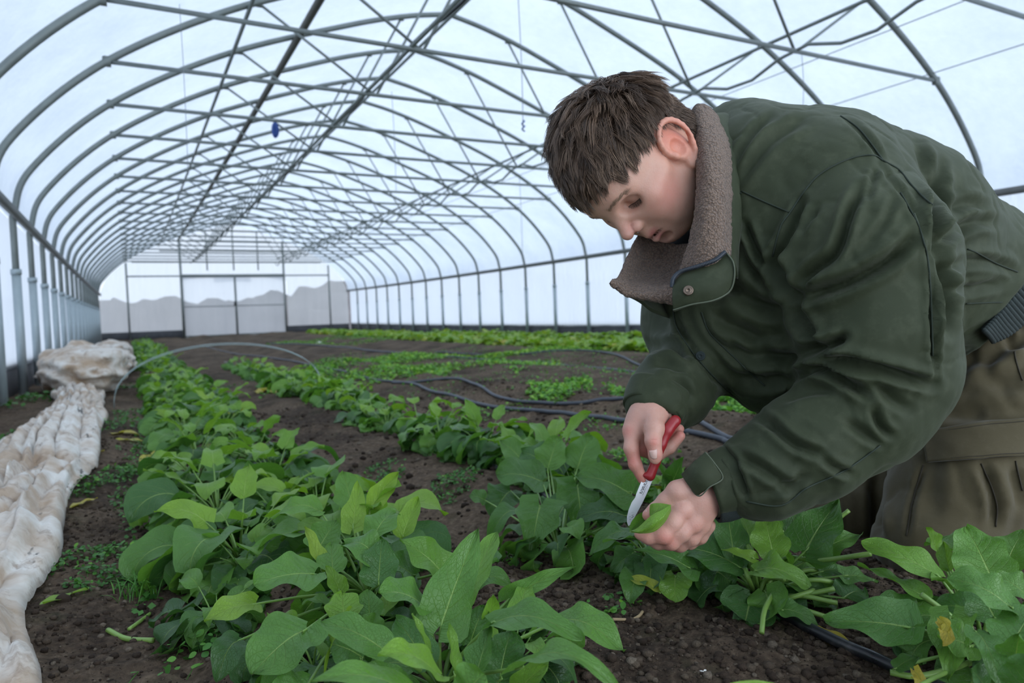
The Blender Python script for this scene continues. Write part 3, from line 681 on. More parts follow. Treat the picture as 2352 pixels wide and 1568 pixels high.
hero_plant('half harvested spinach plant with many cut stalks beside the black drip tube', (940, 650, .0), [
 (790, 430, .08, 742, 105, .14, 170, .24, .05, .2, 'ovate'),
 (1005, 425, .08, 950, 193, .13, 190, .56, .05, 0, 'ovate'),
 (1175, 385, .08, 1352, 118, .14, 290, .26, .06, -.1, 'arrow'),
 (1080, 350, .08, 1145, 108, .13, 130, .26, .05, .5, 'ovate'),
 (1215, 415, .07, 1480, 300, .10, 200, .36, .10, 0, 'arrow'),
 (830, 480, .06, 478, 365, .08, 250, .22, .12, .2, 'ovate'),
 (900, 495, .07, 1188, 590, .05, 210, .52, .28, -.3, 'ovate'),
 (895, 428, .08, 718, 382, .09, 75, .66, .08, .1, 'arrow'),
 (880, 340, .07, 830, 190, .10, 130, .52, .05, 0, 'round'),
 (1040, 700, .03, 1242, 790, .01, 130, .30, .18, -.2, 'ovate'),
 (1250, 500, .05, 1420, 500, .04, 100, .28, .1, 0, 'ovate'),
 (1380, 520, .05, 1560, 560, .03, 120, .34, .1, 0, 'arrow'),
 (700, 500, .05, 780, 570, .03, 190, .22, .12, 0, 'ovate'),
 (620, 330, .06, 690, 220, .09, 110, .30, .1, 0, 'ovate'),
 (1090, 480, .05, 1050, 380, .09, 150, .48, .1, 0, 'ovate'),
 (1380, 640, .03, 1480, 600, .03, 200, .20, .1, 0, 'ovate'),
], 15, frame=F2, stubs=(((930, 650, .01), (860, 628, .02), (712, 645, .012)), ((960, 640, .01), (1020, 580, .035), (955, 700, .03), (938, 830, .012)), ((980, 640, .01), (1150, 630, .03), (1345, 668, .025)),
 ((960, 620, .01), (1190, 545, .05), (1358, 562, .04)), ((960, 620, .01), (1150, 500, .05), (1245, 490, .05)), ((900, 620, .01), (868, 540, .05), (850, 485, .06)), ((960, 600, .02), (1000, 420, .06), (1050, 275, .10)), ((930, 600, .02), (850, 400, .07), (780, 300, .09)),
 ((1150, 500, .03), (1330, 240, .08), (1408, 168, .10)), ((950, 620, .02), (1060, 430, .06), (1235, 440, .07), (1525, 402, .10)), ((1000, 660, .01), (1150, 700, .02), (1310, 750, .01)), ((900, 600, .02), (880, 400, .08), (800, 245, .10)),
 ((920, 640, .015), (960, 540, .04), (1060, 540, .05)), ((985, 650, .012), (1090, 640, .03), (1220, 600, .035)), ((985, 650, .012), (1180, 620, .03), (1330, 590, .04))))
hero_plant('big spinach plant in the lower right corner with a torn yellow and brown patch', (2120, 960, .0), [
 (1900, 530, .10, 1475, 350, .12, 190, .54, .10, .3, 'ovate'),
 (1800, 625, .08, 1452, 465, .09, 190, .50, .05, .7, 'arrow'),
 (1740, 800, .08, 1280, 770, .07, 320, .28, .06, .1, 'arrow'),
 (2180, 540, .10, 2040, 258, .14, 290, .44, .06, .1, 'ovate'),
 (2290, 700, .12, 1938, 540, .14, 250, .36, .20, .3, 'ovate'),
 (1960, 740, .08, 1945, 1095, .05, 230, .50, .05, 0, 'arrow'),
 (2090, 820, .10, 2240, 1140, .08, 170, .30, .25, -.3, 'ovate'),
 (1890, 400, .09, 1820, 258, .13, 110, .60, .05, .4, 'lance'),
 (1950, 500, .09, 1920, 340, .12, 90, .60, .05, -.4, 'lance'),
 (2250, 480, .09, 2352, 280, .13, 200, .42, .10, -.2, 'ovate'),
 (2380, 640, .11, 2200, 520, .13, 180, .40, .15, .3, 'ovate'),
 (2290, 900, .10, 2420, 700, .12, 260, .30, .10, -.2, 'ovate'),
 (2200, 760, .09, 2080, 560, .12, 230, .26, .10, .1, 'ovate'),
 (1790, 760, .05, 1560, 650, .07, 200, .30, .10, .2, 'ovate'),
 (1960, 600, .07, 1850, 550, .10, 120, .52, .15, .3, 'lance'),
 (2060, 900, .07, 1880, 850, .08, 230, .48, .10, .1, 'round'),
 (2300, 1000, .09, 2330, 820, .13, 180, .34, .05, .2, 'lance'),
 (2160, 1150, .06, 2060, 1020, .09, 180, .22, .10, 0, 'ovate'),
 (2350, 1150, .08, 2400, 950, .12, 240, .26, .10, 0, 'ovate'),
 (1660, 1020, .03, 1780, 960, .04, 90, .30, .1, 0, 'ovate'),
 (1900, 330, .09, 1990, 400, .10, 200, .44, .1, 0, 'ovate'),
 (2080, 700, .07, 1880, 690, .06, 200, .24, .1, 0, 'ovate'),
 (2200, 980, .05, 2100, 900, .06, 260, .20, .1, 0, 'ovate'),
 (1400, 1330, .11, 720, 1130, .14, 190, .66, .08, .2, 'ovate'),
], 16, frame=F2, stubs=(((2100, 900, .03), (1980, 760, .06), (1800, 622, .09)), ((2100, 980, .02), (1800, 1060, .02), (1630, 1042, .02))))
# torn, yellowed tissue on the corner plant
for px, py, h, s, tn in ((1905, 830, .10, 95, .99), (1900, 790, .105, 60, .97), (1760, 1085, .06, 90, .98)):
    a = PH(F2[1]+px*F2[0], F2[2]+(py-s*.6)*F2[0], h); b = PH(F2[1]+(px+8)*F2[0], F2[2]+(py+s*.7)*F2[0], h-.008)
    v, f, uv = leaf_geo(np.array([a, .5*(a+b)+np.array([.003, -.004, .002]), b]), unit(CAM-a), s*.75*F2[0]*.75/FPX, 'round', int(px), 11, 12, wave=2.6, puck=3); m = MB(); m.add(v, f, uv, tn)
    o = m.build('withered_leaf_piece', M_leaf, label={1905: 'yellow and brown withered scrap caught on the corner spinach plant', 1900: 'small dry scrap on top of the yellow withered piece', 1760: 'yellow withered scrap at the bottom edge under the corner plant'}[px], category='leaf'); o.color = (0, 0, 0, 1)
# ------------------------------------------------------------------ the rows
def rowfill(X0, ys, seed, side_name, far_from=99, tone=0.0, R0=.205):
    r = np.random.default_rng(seed)
    for k, (dx, y) in enumerate(ys):
        x = X0+dx+r.normal()*.018; R = R0*(1+.12*r.normal()); dist = y
        det = 2 if dist < 2.1 else (1 if dist < 5.5 else 0); n = 46 if det == 2 else (36 if det == 1 else 22)
        R *= 1.0
        lab = '%s spinach plant of the %s, counted from the front' % (ORD[k], side_name) if k < 48 else 'distant spinach plant at the far end of the %s' % side_name
        o = sp_plant(x, y, R, seed*1000+k, n, det, lab, tone+.03*r.normal()+(.02 if y > 2.6 else 0))
        o['group'] = 'spinach plants of the '+side_name
ya = [1.26]
while ya[-1] < 20: ya.append(ya[-1]+(.205 if ya[-1] < 7 else .38))
rowfill(.27, [((-.085 if k % 2 else .085), y) for k, y in enumerate(ya)], 31, 'left row beside the white cloth')
yb = [1.62]
while yb[-1] < 9: yb.append(yb[-1]+.21)
rowfill(.98, [(.03*math.sin(k*1.7), y) for k, y in enumerate(yb) if not (y > 3.0 and k % 5 == 3)][:26], 32, 'right spinach row behind the knife', R0=.215)
_xp = [gp(*p) for p in ((560, 1320), (640, 1190), (500, 1440), (720, 1530), (1180, 1530), (830, 1470))]
for _k, (_g, _lab) in enumerate(zip(_xp, ('low dark green spinach plant bulging from the left side of the row', 'spinach plant filling the row behind the bright pointed leaves', 'bluish dark spinach plant at the left foot of the row', 'spinach plant cut by the bottom edge left of the tall leaf', 'spinach plant under the arching leaves right of the tall leaf', 'low spinach plant between the two large front plants'))):
    sp_plant(_g[0], _g[1], (.165, .17, .13, .13, .12, .12)[_k], 9100+_k, 30, 2, _lab, (-.06, 0, -.12, -.02, -.08, -.08)[_k], 'spinach plants filling the left row in the foreground')
rowfill(1.01, [(0.02, 1.02), (.10, 1.25), (-.06, 1.44)], 33, 'gap near the kneeling legs', R0=.15)
# ------------------------------------------------------------------ crops along the right side
def low_plant(name, n, R, tone, seed):
    r = np.random.default_rng(seed); m = MB()
    for k in range(n):
        az = k*2.4+r.random(); (st, sp, hint) = gen_leaf((0, 0, 0), az, .35+.8*r.random(), R*.3, R*.7, .1, .7+r.random(), r)
        sp = np.array(sp); 
        v, f, uv = leaf_geo(sp, hint, R*.5, 'ovate', seed*50+k, 5, 6, wave=1.2); m.add(v, f, uv, tone+.06+.22*r.random())
    return m
_lp = []
_keep_gzf = gzf
def gzf(x, y): return np.zeros_like(np.asarray(x, float))-.0
for s in range(4): _lp.append(low_plant('greens', 13, .17, .46+.05*s, 70+s))
gzf = _keep_gzf
protos = []
def greens(name, lab, grp, pos, hs):
    r = np.random.default_rng(len(pos))
    for k, (x, y) in enumerate(pos):
        i = int(r.integers(0, 4))
        if len(protos) <= i or protos[i] is None:
            while len(protos) <= i: protos.append(None)
            o = _lp[i].build(name, M_leaf); protos[i] = o.data
        else: o = link(name, protos[i])
        o.name = name; o.color = (.0+.1*r.random(), 0, 0, 1)
        s = hs*(.8+.5*r.random()); o.scale = (s, s, s); o.rotation_euler = (0, 0, r.random()*6.3); o.location = (x, y, float(gzf(x, y)))
        o['label'] = lab; o['category'] = 'greens'; o['group'] = grp
r = np.random.default_rng(9)
greens('leafy_green', 'low leafy green growing in the bright green bed near the right wall', 'bright green crop along the right wall', [(x+r.normal()*.05, y+r.normal()*.06) for y in np.arange(4.4, 21.5, .29) for x in (4.75, 5.05, 5.35, 5.65)], 1.25)
greens('tall_leafy_green', 'taller dark leafy green against the base of the right film wall', 'taller greens at the foot of the right wall', [(6.18+r.normal()*.06, y+r.normal()*.06) for y in np.arange(6.0, 15, .22)], 1.35)
# ------------------------------------------------------------------ weeds
t = NT('weed_leaf'); par = t.math('ADD', t.attr('rnd').outputs['Fac'], t.n('SeparateColor', Color=t.n('ObjectInfo').outputs['Color']).outputs[0])
c = t.ramp(par, [(0, (.030, .11, .020)), (.5, (.075, .24, .030)), (.8, (.18, .42, .035)), (1, (.34, .52, .06))])
pb = t.n('BsdfPrincipled', Base_Color=c, Roughness=.5); tr = t.n('BsdfTranslucent', Color=c)
M_weed = t.finish(t.n('MixShader', i0=.3, i1=pb.outputs[0], i2=tr.outputs[0]).outputs[0])
_LQ = np.array([(0, 0, 0), (.30, .25, .04), (.42, .55, .05), (.28, .85, .02), (0, 1, -.02), (-.28, .85, .02), (-.42, .55, .05), (-.30, .25, .04), (0, .5, -.03)])
_LF = np.array([(8, 0, 1), (8, 1, 2), (8, 2, 3), (8, 3, 4), (8, 4, 5), (8, 5, 6), (8, 6, 7), (8, 7, 0)])
def weed_patch(name, label, cx, cy, rx, ry, n, size, hmax, tone, seed, cat='weed', rz=0.0, kind=None, low=False):
    r = np.random.default_rng(seed); a = r.random(n)*6.283; q = np.sqrt(r.random(n))
    x0 = q*np.cos(a)*rx; y0 = q*np.sin(a)*ry; cs, sn = math.cos(rz), math.sin(rz)
    x = cx+x0*cs-y0*sn; y = cy+x0*sn+y0*cs; dens = fbm(x0/max(rx,.05)*2.6+seed, y0/max(ry,.05)*2.6, s=seed, o=3)
    k = dens > -.30+.5*q**2; x, y, q = x[k], y[k], q[k]; n = len(x); h = hmax*(.15+.85*r.random(n))*(1-.6*q); z0 = gzf(x, y)
    s = size*(.6+.8*r.random(n)); yaw = r.random(n)*6.283; pit = r.normal(size=n)*.45+.15; rol = r.normal(size=n)*.4
    q_ = _LQ if not low else _LQ[:8][::2]; F_ = _LF if not low else np.array([(0, 1, 2, 3)])
    v = q_[None]*s[:, None, None]; vx, vy, vz = v[..., 0], v[..., 1], v[..., 2]
    c1, s1 = np.cos(pit)[:, None], np.sin(pit)[:, None]; vy, vz = vy*c1-vz*s1, vy*s1+vz*c1
    c1, s1 = np.cos(rol)[:, None], np.sin(rol)[:, None]; vx, vz = vx*c1+vz*s1, -vx*s1+vz*c1
    c1, s1 = np.cos(yaw)[:, None], np.sin(yaw)[:, None]; vx, vy = vx*c1-vy*s1, vx*s1+vy*c1
    V = np.stack([vx+x[:, None], vy+y[:, None], vz+(z0+h)[:, None]], -1).reshape(-1, 3)
    m = MB(); m.add(V-np.array([cx, cy, 0]), (F_[None]+len(q_)*np.arange(n)[:, None, None]).reshape(-1, F_.shape[1]), at=np.repeat(np.clip(tone+.25*r.normal(size=n)*.6, 0, 1), len(q_)))
    if not low:
        ns = n//5; sidx = r.integers(0, n, ns)
        for i in sidx:
            p0 = np.array([x[i]-cx+r.normal()*.012, y[i]-cy+r.normal()*.012, z0[i]-.002]); p1 = np.array([x[i]-cx, y[i]-cy, z0[i]+h[i]])
            m.add(*tube(np.array([p0, .5*(p0+p1)+np.array([.003, .002, .003]), p1]), .0007, 3, cap=False), at=tone)
    o = m.build(name, M_weed, label=label, category=cat); o.location = (cx, cy, 0); o.color = (0, 0, 0, 1)
    o['kind'] = 'stuff'
    return o
def wp(px0, px1, py0, py1):
    a = gp((px0+px1)/2, (py0+py1)/2); b = gp(px1, (py0+py1)/2); c_ = gp((px0+px1)/2, py0)
    return a, np.linalg.norm(b-a), np.linalg.norm(c_-a)
W_ = [
 ('weed_patch', 'feathery green weed patch in front of the white cloth end', (105, 385, 1262, 1345), 900, .009, .030, .32, 0),
 ('chickweed', 'sprawling chickweed in the bottom left between soil and spinach', (350, 520, 1440, 1568), 260, .011, .035, .45, 0),
 ('weed_patch', 'loose green weeds along the cloth edge halfway up the left', (190, 330, 1055, 1150), 900, .011, .035, .35, 0),
 ('weed_patch', 'weeds under the foot of the wire hoop beside the cloth', (255, 400, 905, 1000), 1500, .015, .035, .30, 0),
 ('weed_patch', 'dark green weeds at the base of the nearest left post', (55, 160, 885, 945), 700, .030, .06, .22, 0),
 ('seedling', 'small seedling on the soil right of the tall spinach leaf', (1165, 1260, 1255, 1330), 90, .010, .03, .62, 0),
 ('seedling', 'small round leaved seedlings on the crumbly soil before the hands', (1350, 1470, 1365, 1425), 90, .009, .018, .42, 0),
 ('weed_patch', 'small clover-like weeds between the two rows below the knife row', (985, 1110, 1085, 1140), 500, .009, .02, .34, 0),
 ('weed_patch', 'small weeds in the gap between the rows left of centre', (840, 930, 1060, 1110), 350, .009, .02, .34, 0),
 ('weed_patch', 'pale green weeds on the soil under the knife hand', (1380, 1560, 1030, 1085), 500, .012, .03, .62, 0),
 ('weed_patch', 'scattered seedlings on the bare soil behind the right row', (1280, 1430, 960, 1010), 260, .012, .02, .60, 0),
 ('ground_cover', 'bright green seedling carpet between the drip tubes at mid distance', (740, 1180, 812, 878), 16000, .028, .03, .74, 1),
 ('ground_cover', 'narrow bright green seedling strip in front of the far crop', (1080, 1380, 805, 836), 9000, .030, .03, .84, 1),
 ('ground_cover', 'green seedling patch just left of the knife hand sleeve', (1200, 1480, 858, 930), 7000, .022, .03, .70, 1),
 ('ground_cover', 'green seedling patch seen between the two jacket sleeves', (1600, 1790, 900, 985), 4500, .022, .03, .68, 1),
 ('ground_cover', 'sparse green seedlings behind the wire hoop', (540, 780, 832, 900), 3500, .024, .02, .60, 1),
 ('ground_cover', 'thin green seedling strip far off before the end wall doors', (640, 1000, 762, 790), 6000, .03, .03, .66, 1),
 ('ground_cover', 'low weeds along the lower drip tube near the centre', (1040, 1330, 900, 960), 500, .016, .02, .62, 1),
]
for i, (nm, lab, bx, n, s, h, tn, low) in enumerate(W_):
    a, rx, ry = wp(*bx); ang = 0.0
    R_ = _cR; rz = math.atan2(R_[1], R_[0])
    weed_patch(nm, lab, a[0], a[1], rx, min(ry, 6), n, s, h, tn, 200+i, 'weed', rz, 'stuff' if low else None, bool(low))
# ground cover under the far crops, too fine to count
weed_patch('ground_cover', 'fine green growth under the bright crop along the right wall', 5.35, 12.5, .5, 9.5, 12000, .05, .05, .72, 301, 'weed', 0, 'stuff', True)
weed_patch('ground_cover', 'fine green growth along the foot of the right wall', 6.25, 12.5, .25, 9, 6000, .05, .06, .55, 302, 'weed', 0, 'stuff', True)
weed_patch('seedling', 'sparse seedlings scattered over the bare beds behind the rows', 3.0, 5.6, 1.7, 3.8, 5200, .018, .02, .52, 303, 'weed', 0, 'stuff', True)
weed_patch('weed_patch', 'small weeds scattered on the soil strip along the white cloth', .0, 3.2, .13, 1.9, 3200, .012, .025, .34, 304, 'weed', 0, 'stuff', True)
# grass tuft
m = MB(); r = np.random.default_rng(77); g0 = gp(325, 1372); 
for k in range(60):
    az = r.random()*6.28; L = .03+.045*r.random(); b = g0+np.array([r.normal()*.02, r.normal()*.012, 0]); d = np.array([math.cos(az), math.sin(az), 0])
    p = np.array([b, b+d*L*.3+UP*L*.5, b+d*L*.8+UP*L*.62]); v, f, uv = leaf_geo(p-g0, UP+.1*d, .0022, 'lance', k, 3, 7, wave=.1); m.add(v, f, uv, .35+.3*r.random())
o = m.build('grass_tuft', M_weed, label='small tuft of fine grass on the bare soil in the left foreground', category='grass'); o.location = tuple(g0); o.color = (0, 0, 0, 1)
# ------------------------------------------------------------------ fallen leaves and stalk pieces
def fallen(pts, wpx, tone, label, shape='ovate', wave=1.5):
    q = np.array([gp(*p) for p in pts]); q[:, 2] += .008; c0 = q.mean(0)
    d = proj(c0)[2]; v, f, uv = leaf_geo(q-c0, UP, wpx*d/FPX, shape, int(pts[0][0]), 9, 12, cup=.25, wave=wave); m = MB(); m.add(v, f, uv, tone)
    o = m.build('fallen_leaf', M_leaf, label=label, category='leaf'); o.location = tuple(c0); o.color = (0, 0, 0, 1)
fallen([(258, 1000), (290, 996), (322, 1004)], 22, .97, 'yellow fallen leaf on the soil, the upper one of the pair by the cloth')
fallen([(272, 1014), (305, 1014), (340, 1020)], 18, .95, 'yellow fallen leaf lying just below the upper yellow one')
fallen([(330, 1066), (352, 1050), (378, 1040)], 34, .96, 'curled yellow fallen leaf at the foot of the spinach row')
fallen([(196, 1046), (220, 1042), (240, 1040)], 14, .98, 'tan withered leaf lying on the cloth edge')
fallen([(165, 1172), (195, 1158), (225, 1150)], 20, .97, 'pale yellow withered leaf at the cloth edge')
fallen([(100, 1398), (150, 1378), (205, 1362)], 30, .72, 'pale green tattered leaf strip on the soil beside the cloth')
fallen([(1870, 1455), (1915, 1475), (1960, 1500)], 34, .99, 'tan dead leaf lying behind the black drip tube')
fallen([(590, 905), (610, 898), (635, 905)], 26, .97, 'yellow leaf in the middle of the left row')
fallen([(1085, 1010), (1100, 1000), (1112, 1012)], 12, .98, 'tiny tan leaf scrap behind the right row')
def twig(pts, r, col, label, cat='stalk'):
    q = np.array([gp(*p[:2])+np.array([0, 0, p[2] if len(p) > 2 else .004]) for p in pts]); c0 = q.mean(0); m = MB(); m.add(*tube(catmull(q-c0, 14), r, 8), at=1.0)
    o = m.build('stalk_piece', col, label=label, category=cat); o.location = tuple(c0)
twig([(248, 1452), (290, 1472), (352, 1476)], .0042, M_stalk, 'thick green cut stalk lying on the soil at lower left')
twig([(297, 1450), (322, 1432), (345, 1414)], .0032, M_stalk, 'short green stalk piece just above the thick one')
twig([(335, 1216), (365, 1217), (398, 1222)], .0026, M_stalk, 'thin pale stalk pointing at the left spinach row')
twig([(24, 1282), (55, 1270), (92, 1252)], .003, M_stalk, 'thin green stalk lying on the white cloth')
M_tan = simple('dry_stem', (.34, .25, .14), .8, 0, .3, 40)
twig([(1408, 1428), (1450, 1428), (1468, 1420), (1476, 1410)], .0022, M_tan, 'dry tan stem with a hooked end on the crumbly soil', 'stem')
# small white scraps
def scrap(px, py, s, lab, name='paper_scrap', mat=None):
    g = gp(px, py); r = np.random.default_rng(int(px)); v = ICO_V*s*np.array([1, .7, .35])*(1+.4*(r.random((12, 1))-.5)); m = MB(); m.add(v, ICO_F); o = m.build(name, mat or M_white, label=lab, category='scrap', smooth=False); o.location = (g[0], g[1], float(gzf(g[0], g[1]))+s*.12)
M_white = simple('white_scrap', (.75, .74, .70), .8, 0, .1)
scrap(548, 852, .055, 'white lump of cloth lying by the left spinach row'); scrap(905, 772, .09, 'white scrap lying in the far green strip'); scrap(732, 770, .10, 'far white scrap at the left end of the green strip')
scrap(1236, 776, .05, 'white scrap in the green crop left of the hair', ); scrap(1450, 774, .05, 'white scrap in the green crop nearest the jacket')
scrap(1614, 1540, .006, 'tiny white scrap on the soil at the bottom edge')
# ================================================================== row cover cloth
t = NT('row_cover_cloth'); co = t.geo(); n1 = t.noise(co, 5, 5, .65, .6); n2 = t.noise(co, 16, 5, .7, .3); n3 = t.noise(t.n('Mapping', Vector=co, Scale=(1, .35, 1)).outputs[0], 11, 4, .7)
c = t.mix(t.ramp(n1, [(.38, 0), (.60, 1)]), (.80, .76, .70), (.50, .37, .26)); c = t.mix(t.ramp(n2, [(.54, 0), (.68, .75)]), c, (.30, .20, .13))
c = t.mix(t.ramp(n3, [(.63, 0), (.67, .92)]), c, (.05, .04, .035))
pb = t.n('BsdfPrincipled', Base_Color=c, Roughness=.9, Normal=t.bump(n2, .35, .006), Sheen_Weight=.2); tr = t.n('BsdfTranslucent', Color=c)
M_cloth = t.finish(t.n('MixShader', i0=.15, i1=pb.outputs[0], i2=tr.outputs[0]).outputs[0])
ys = np.concatenate([np.arange(.7, 3, .012), np.arange(3, 6, .02), np.arange(6, 16, .05)]); us = np.linspace(0, 1, 60)
Yc, Uc = np.meshgrid(ys, us, indexing='ij')
xr_ = -.145-.03*np.sin(Yc*1.3)+.02*vn(Yc*3, 0*Yc, s=5)+.065*sst(1.55, 1.0, Yc)
xl_ = -.47-.05*np.sin(Yc*.9+1)+.04*vn(Yc*2.3, 0*Yc, s=8)-.06*sst(2.4, 1.2, Yc)
fold = np.sin((Uc*9+.7*np.sin(Yc*2.1)+1.2*vn(Yc*1.3, Uc*2, s=11))*2.6)
Xc = xl_+(xr_-xl_)*Uc+.008*np.sin(Uc*31+Yc*5)
Zc = gzf(Xc, Yc)*1.0+.012+(.036*np.abs(fold)**.8+.010*np.abs(np.sin(Uc*60+9*np.sin(Yc*1.7)+5*vn(Yc*2, Uc*3, s=14)))+.018*fbm(Yc*6, Uc*9, s=3, o=3))*np.clip(np.sin(math.pi*np.clip(Uc, 0.0, 1))**.35, 0, 1)+.045*np.sin(math.pi*Uc)**.6*(.6+.6*vn(Yc*1.1, 0*Yc, s=2))
o = link('row_cover', mesh(np.stack([Xc, Yc, Zc], -1).reshape(-1, 3), grid_faces(len(ys), 60, flip=True)), M_cloth, label='long crumpled white row cover cloth stained brown, lying along the left edge', category='cloth')
md = o.modifiers.new('thick', 'SOLIDIFY'); md.thickness = .003
# the bundled part heaped against the posts
def bundle(c, ax, ay, az, rz, label, seed):
    nth, nph = 110, 60; a = np.linspace(0, 2*math.pi, nth, endpoint=False); b = np.linspace(-math.pi/2, math.pi/2, nph); A, B = np.meshgrid(a, b)
    x = np.cos(B)*np.cos(A); y = np.cos(B)*np.sin(A); z = np.sin(B)
    k = 1+.16*fbm(x*1.5+seed, y*1.5, z*1.5, 3, seed)+.055*np.sin(9*z+5*x+3*fbm(x*2, y*2, z*2, 2, 3))+.03*fbm(x*7, y*7, z*7, 3, 4)
    v = np.stack([x*ax*k, y*ay*k, np.maximum(z*az*k, -az*.8)], -1); cs, sn = math.cos(rz), math.sin(rz)
    v = np.stack([v[..., 0]*cs-v[..., 1]*sn, v[..., 0]*sn+v[..., 1]*cs, v[..., 2]], -1).reshape(-1, 3)
    o = link('cloth_bundle', mesh(v, grid_faces(nph, nth, True)), M_cloth, label=label, category='cloth'); o.location = tuple(c)
bundle((-.34, 6.3, .17), .30, .62, .20, .12, 'big rolled bundle of stained white row cover heaped against the left posts', 3)
bundle((-.20, 8.6, .14), .24, 1.5, .15, 0, 'low far heap of white row cover beside the spinach row', 6)
bundle((-.24, 12.2, .14), .26, 1.7, .19, 0, 'farthest heap of white row cover near the end wall', 9)
# ================================================================== signed-distance modelling
def Q(px, py, d): return np.array([(px-W/2)/FPX*d, -(py-H/2)/FPX*d, -d])
def q2w(v): return CAM+np.asarray(v) @ VB
class Field:
    def __init__(s, lo, hi, h):
        s.lo = np.array(lo, float); s.h = h; s.n = (np.ceil((np.array(hi)-s.lo)/h)).astype(int)+1
        s.F = np.full(s.n, .08, np.float32)
        s.ax = [s.lo[i]+h*np.arange(s.n[i]) for i in range(3)]
    def sub(s, lo, hi):
        a = np.clip(np.floor((np.array(lo)-s.lo)/s.h).astype(int), 0, s.n); b = np.clip(np.ceil((np.array(hi)-s.lo)/s.h).astype(int)+1, 0, s.n)
        sl = tuple(slice(a[i], b[i]) for i in range(3))
        return sl, [s.ax[i][a[i]:b[i]].astype(np.float32).reshape([-1 if j == i else 1 for j in range(3)]) for i in range(3)]
    def op(s, lo, hi, fn, k, mode='add'):
        sl, G = s.sub(lo, hi); A = s.F[sl]
        if A.size == 0: return s
        d = fn(*G).astype(np.float32)
        if mode == 'add':
            if k <= 0: s.F[sl] = np.minimum(A, d)
            else:
                hh = np.clip(.5+.5*(A-d)/k, 0, 1); s.F[sl] = A*(1-hh)+d*hh-k*hh*(1-hh)
        else:
            d = -d; hh = np.clip(.5-.5*(A-d)/k, 0, 1); s.F[sl] = A*(1-hh)+d*hh+k*hh*(1-hh)
        return s
    def cone(s, a, b, ra, rb, k=.01, mode='add'):
        a = np.array(a, float); b = np.array(b, float); r = max(ra, rb)+2.5*k+3*s.h; ba = b-a; L2 = float(ba@ba)+1e-12
        def fn(X, Y, Z):
            t = np.clip(((X-a[0])*ba[0]+(Y-a[1])*ba[1]+(Z-a[2])*ba[2])/L2, 0, 1)
            return np.sqrt((X-a[0]-t*ba[0])**2+(Y-a[1]-t*ba[1])**2+(Z-a[2]-t*ba[2])**2)-(ra+(rb-ra)*t)
        return s.op(np.minimum(a, b)-r, np.maximum(a, b)+r, fn, k, mode)
    def chain(s, pts, rs, k=.01, mode='add'):
        for i in range(len(pts)-1): s.cone(pts[i], pts[i+1], rs[i], rs[i+1], k, mode)
        return s
    def ell(s, c, r, R=None, k=.01, mode='add'):
        """ellipsoid: radii r along the columns of R"""
        c = np.array(c, float); r = np.array(r, float); R = np.eye(3) if R is None else np.asarray(R, float); m = r.max()+2.5*k+3*s.h; mn = r.min()
        def fn(X, Y, Z):
            X, Y, Z = X-c[0], Y-c[1], Z-c[2]; u = [(X*R[0, i]+Y*R[1, i]+Z*R[2, i])/r[i] for i in range(3)]
            k0 = np.sqrt(u[0]**2+u[1]**2+u[2]**2); k1 = np.sqrt((u[0]/r[0])**2+(u[1]/r[1])**2+(u[2]/r[2])**2)+1e-6
            return k0*(k0-1)/k1
        return s.op(c-m, c+m, fn, k, mode)
    def surf(s):
        F = s.F; n = F.shape; ins = F < 0
        c = np.zeros([i-1 for i in n], np.int8)
        for a in (0, 1):
            for b in (0, 1):
                for d in (0, 1): c += ins[a:n[0]-1+a, b:n[1]-1+b, d:n[2]-1+d]
        act = (c > 0) & (c < 8); idx = np.full(act.shape, -1, np.int64); ijk = np.argwhere(act); idx[act] = np.arange(len(ijk))
        acc = np.zeros((len(ijk), 3)); cnt = np.zeros(len(ijk))
        co = [(a, b, d) for a in (0, 1) for b in (0, 1) for d in (0, 1)]
        val = {o: F[ijk[:, 0]+o[0], ijk[:, 1]+o[1], ijk[:, 2]+o[2]].astype(float) for o in co}
        for o in co:
            for ax in range(3):
                if o[ax]: continue
                p = list(o); p[ax] = 1; p = tuple(p); x, y = val[o], val[p]; m = (x < 0) != (y < 0)
                t = np.where(m, x/(x-y+1e-20), 0)
                pt = np.tile(np.array(o, float), (len(ijk), 1)); pt[:, ax] += t
                acc += pt*m[:, None]; cnt += m
        V = s.lo+s.h*(ijk+acc/cnt[:, None])
        faces = []
        for ax in range(3):
            o1, o2 = [(1, 2), (2, 0), (0, 1)][ax]
            A = ins[tuple(slice(None, -1) if i == ax else slice(1, -1) for i in range(3))]
            B = ins[tuple(slice(1, None) if i == ax else slice(1, -1) for i in range(3))]
            m = np.argwhere(A != B); 
            if not len(m): continue
            fl = A[tuple(m.T)]
            base = m.copy()
            base[:, [i for i in range(3) if i != ax]] += 1
            q = []
            for d1, d2 in ((-1, -1), (0, -1), (0, 0), (-1, 0)):
                e = base.copy(); e[:, o1] += d1; e[:, o2] += d2; q.append(idx[tuple(e.T)])
            q = np.stack(q, 1); q[~fl] = q[~fl][:, ::-1]; faces.append(q)
        Fc = np.concatenate(faces); Fc = Fc[(Fc >= 0).all(1)]
        return V, Fc
def relax(V, Fc, it=3, lam=.5):
    n = len(V); e = np.concatenate([Fc[:, [0, 1]], Fc[:, [1, 2]], Fc[:, [2, 3]], Fc[:, [3, 0]]]); e = np.concatenate([e, e[:, ::-1]])
    deg = np.bincount(e[:, 0], minlength=n)[:, None]
    for _ in range(it):
        a = np.stack([np.bincount(e[:, 0], V[e[:, 1], i], n) for i in range(3)], 1)/np.maximum(deg, 1); V = V+lam*(a-V)
    return V
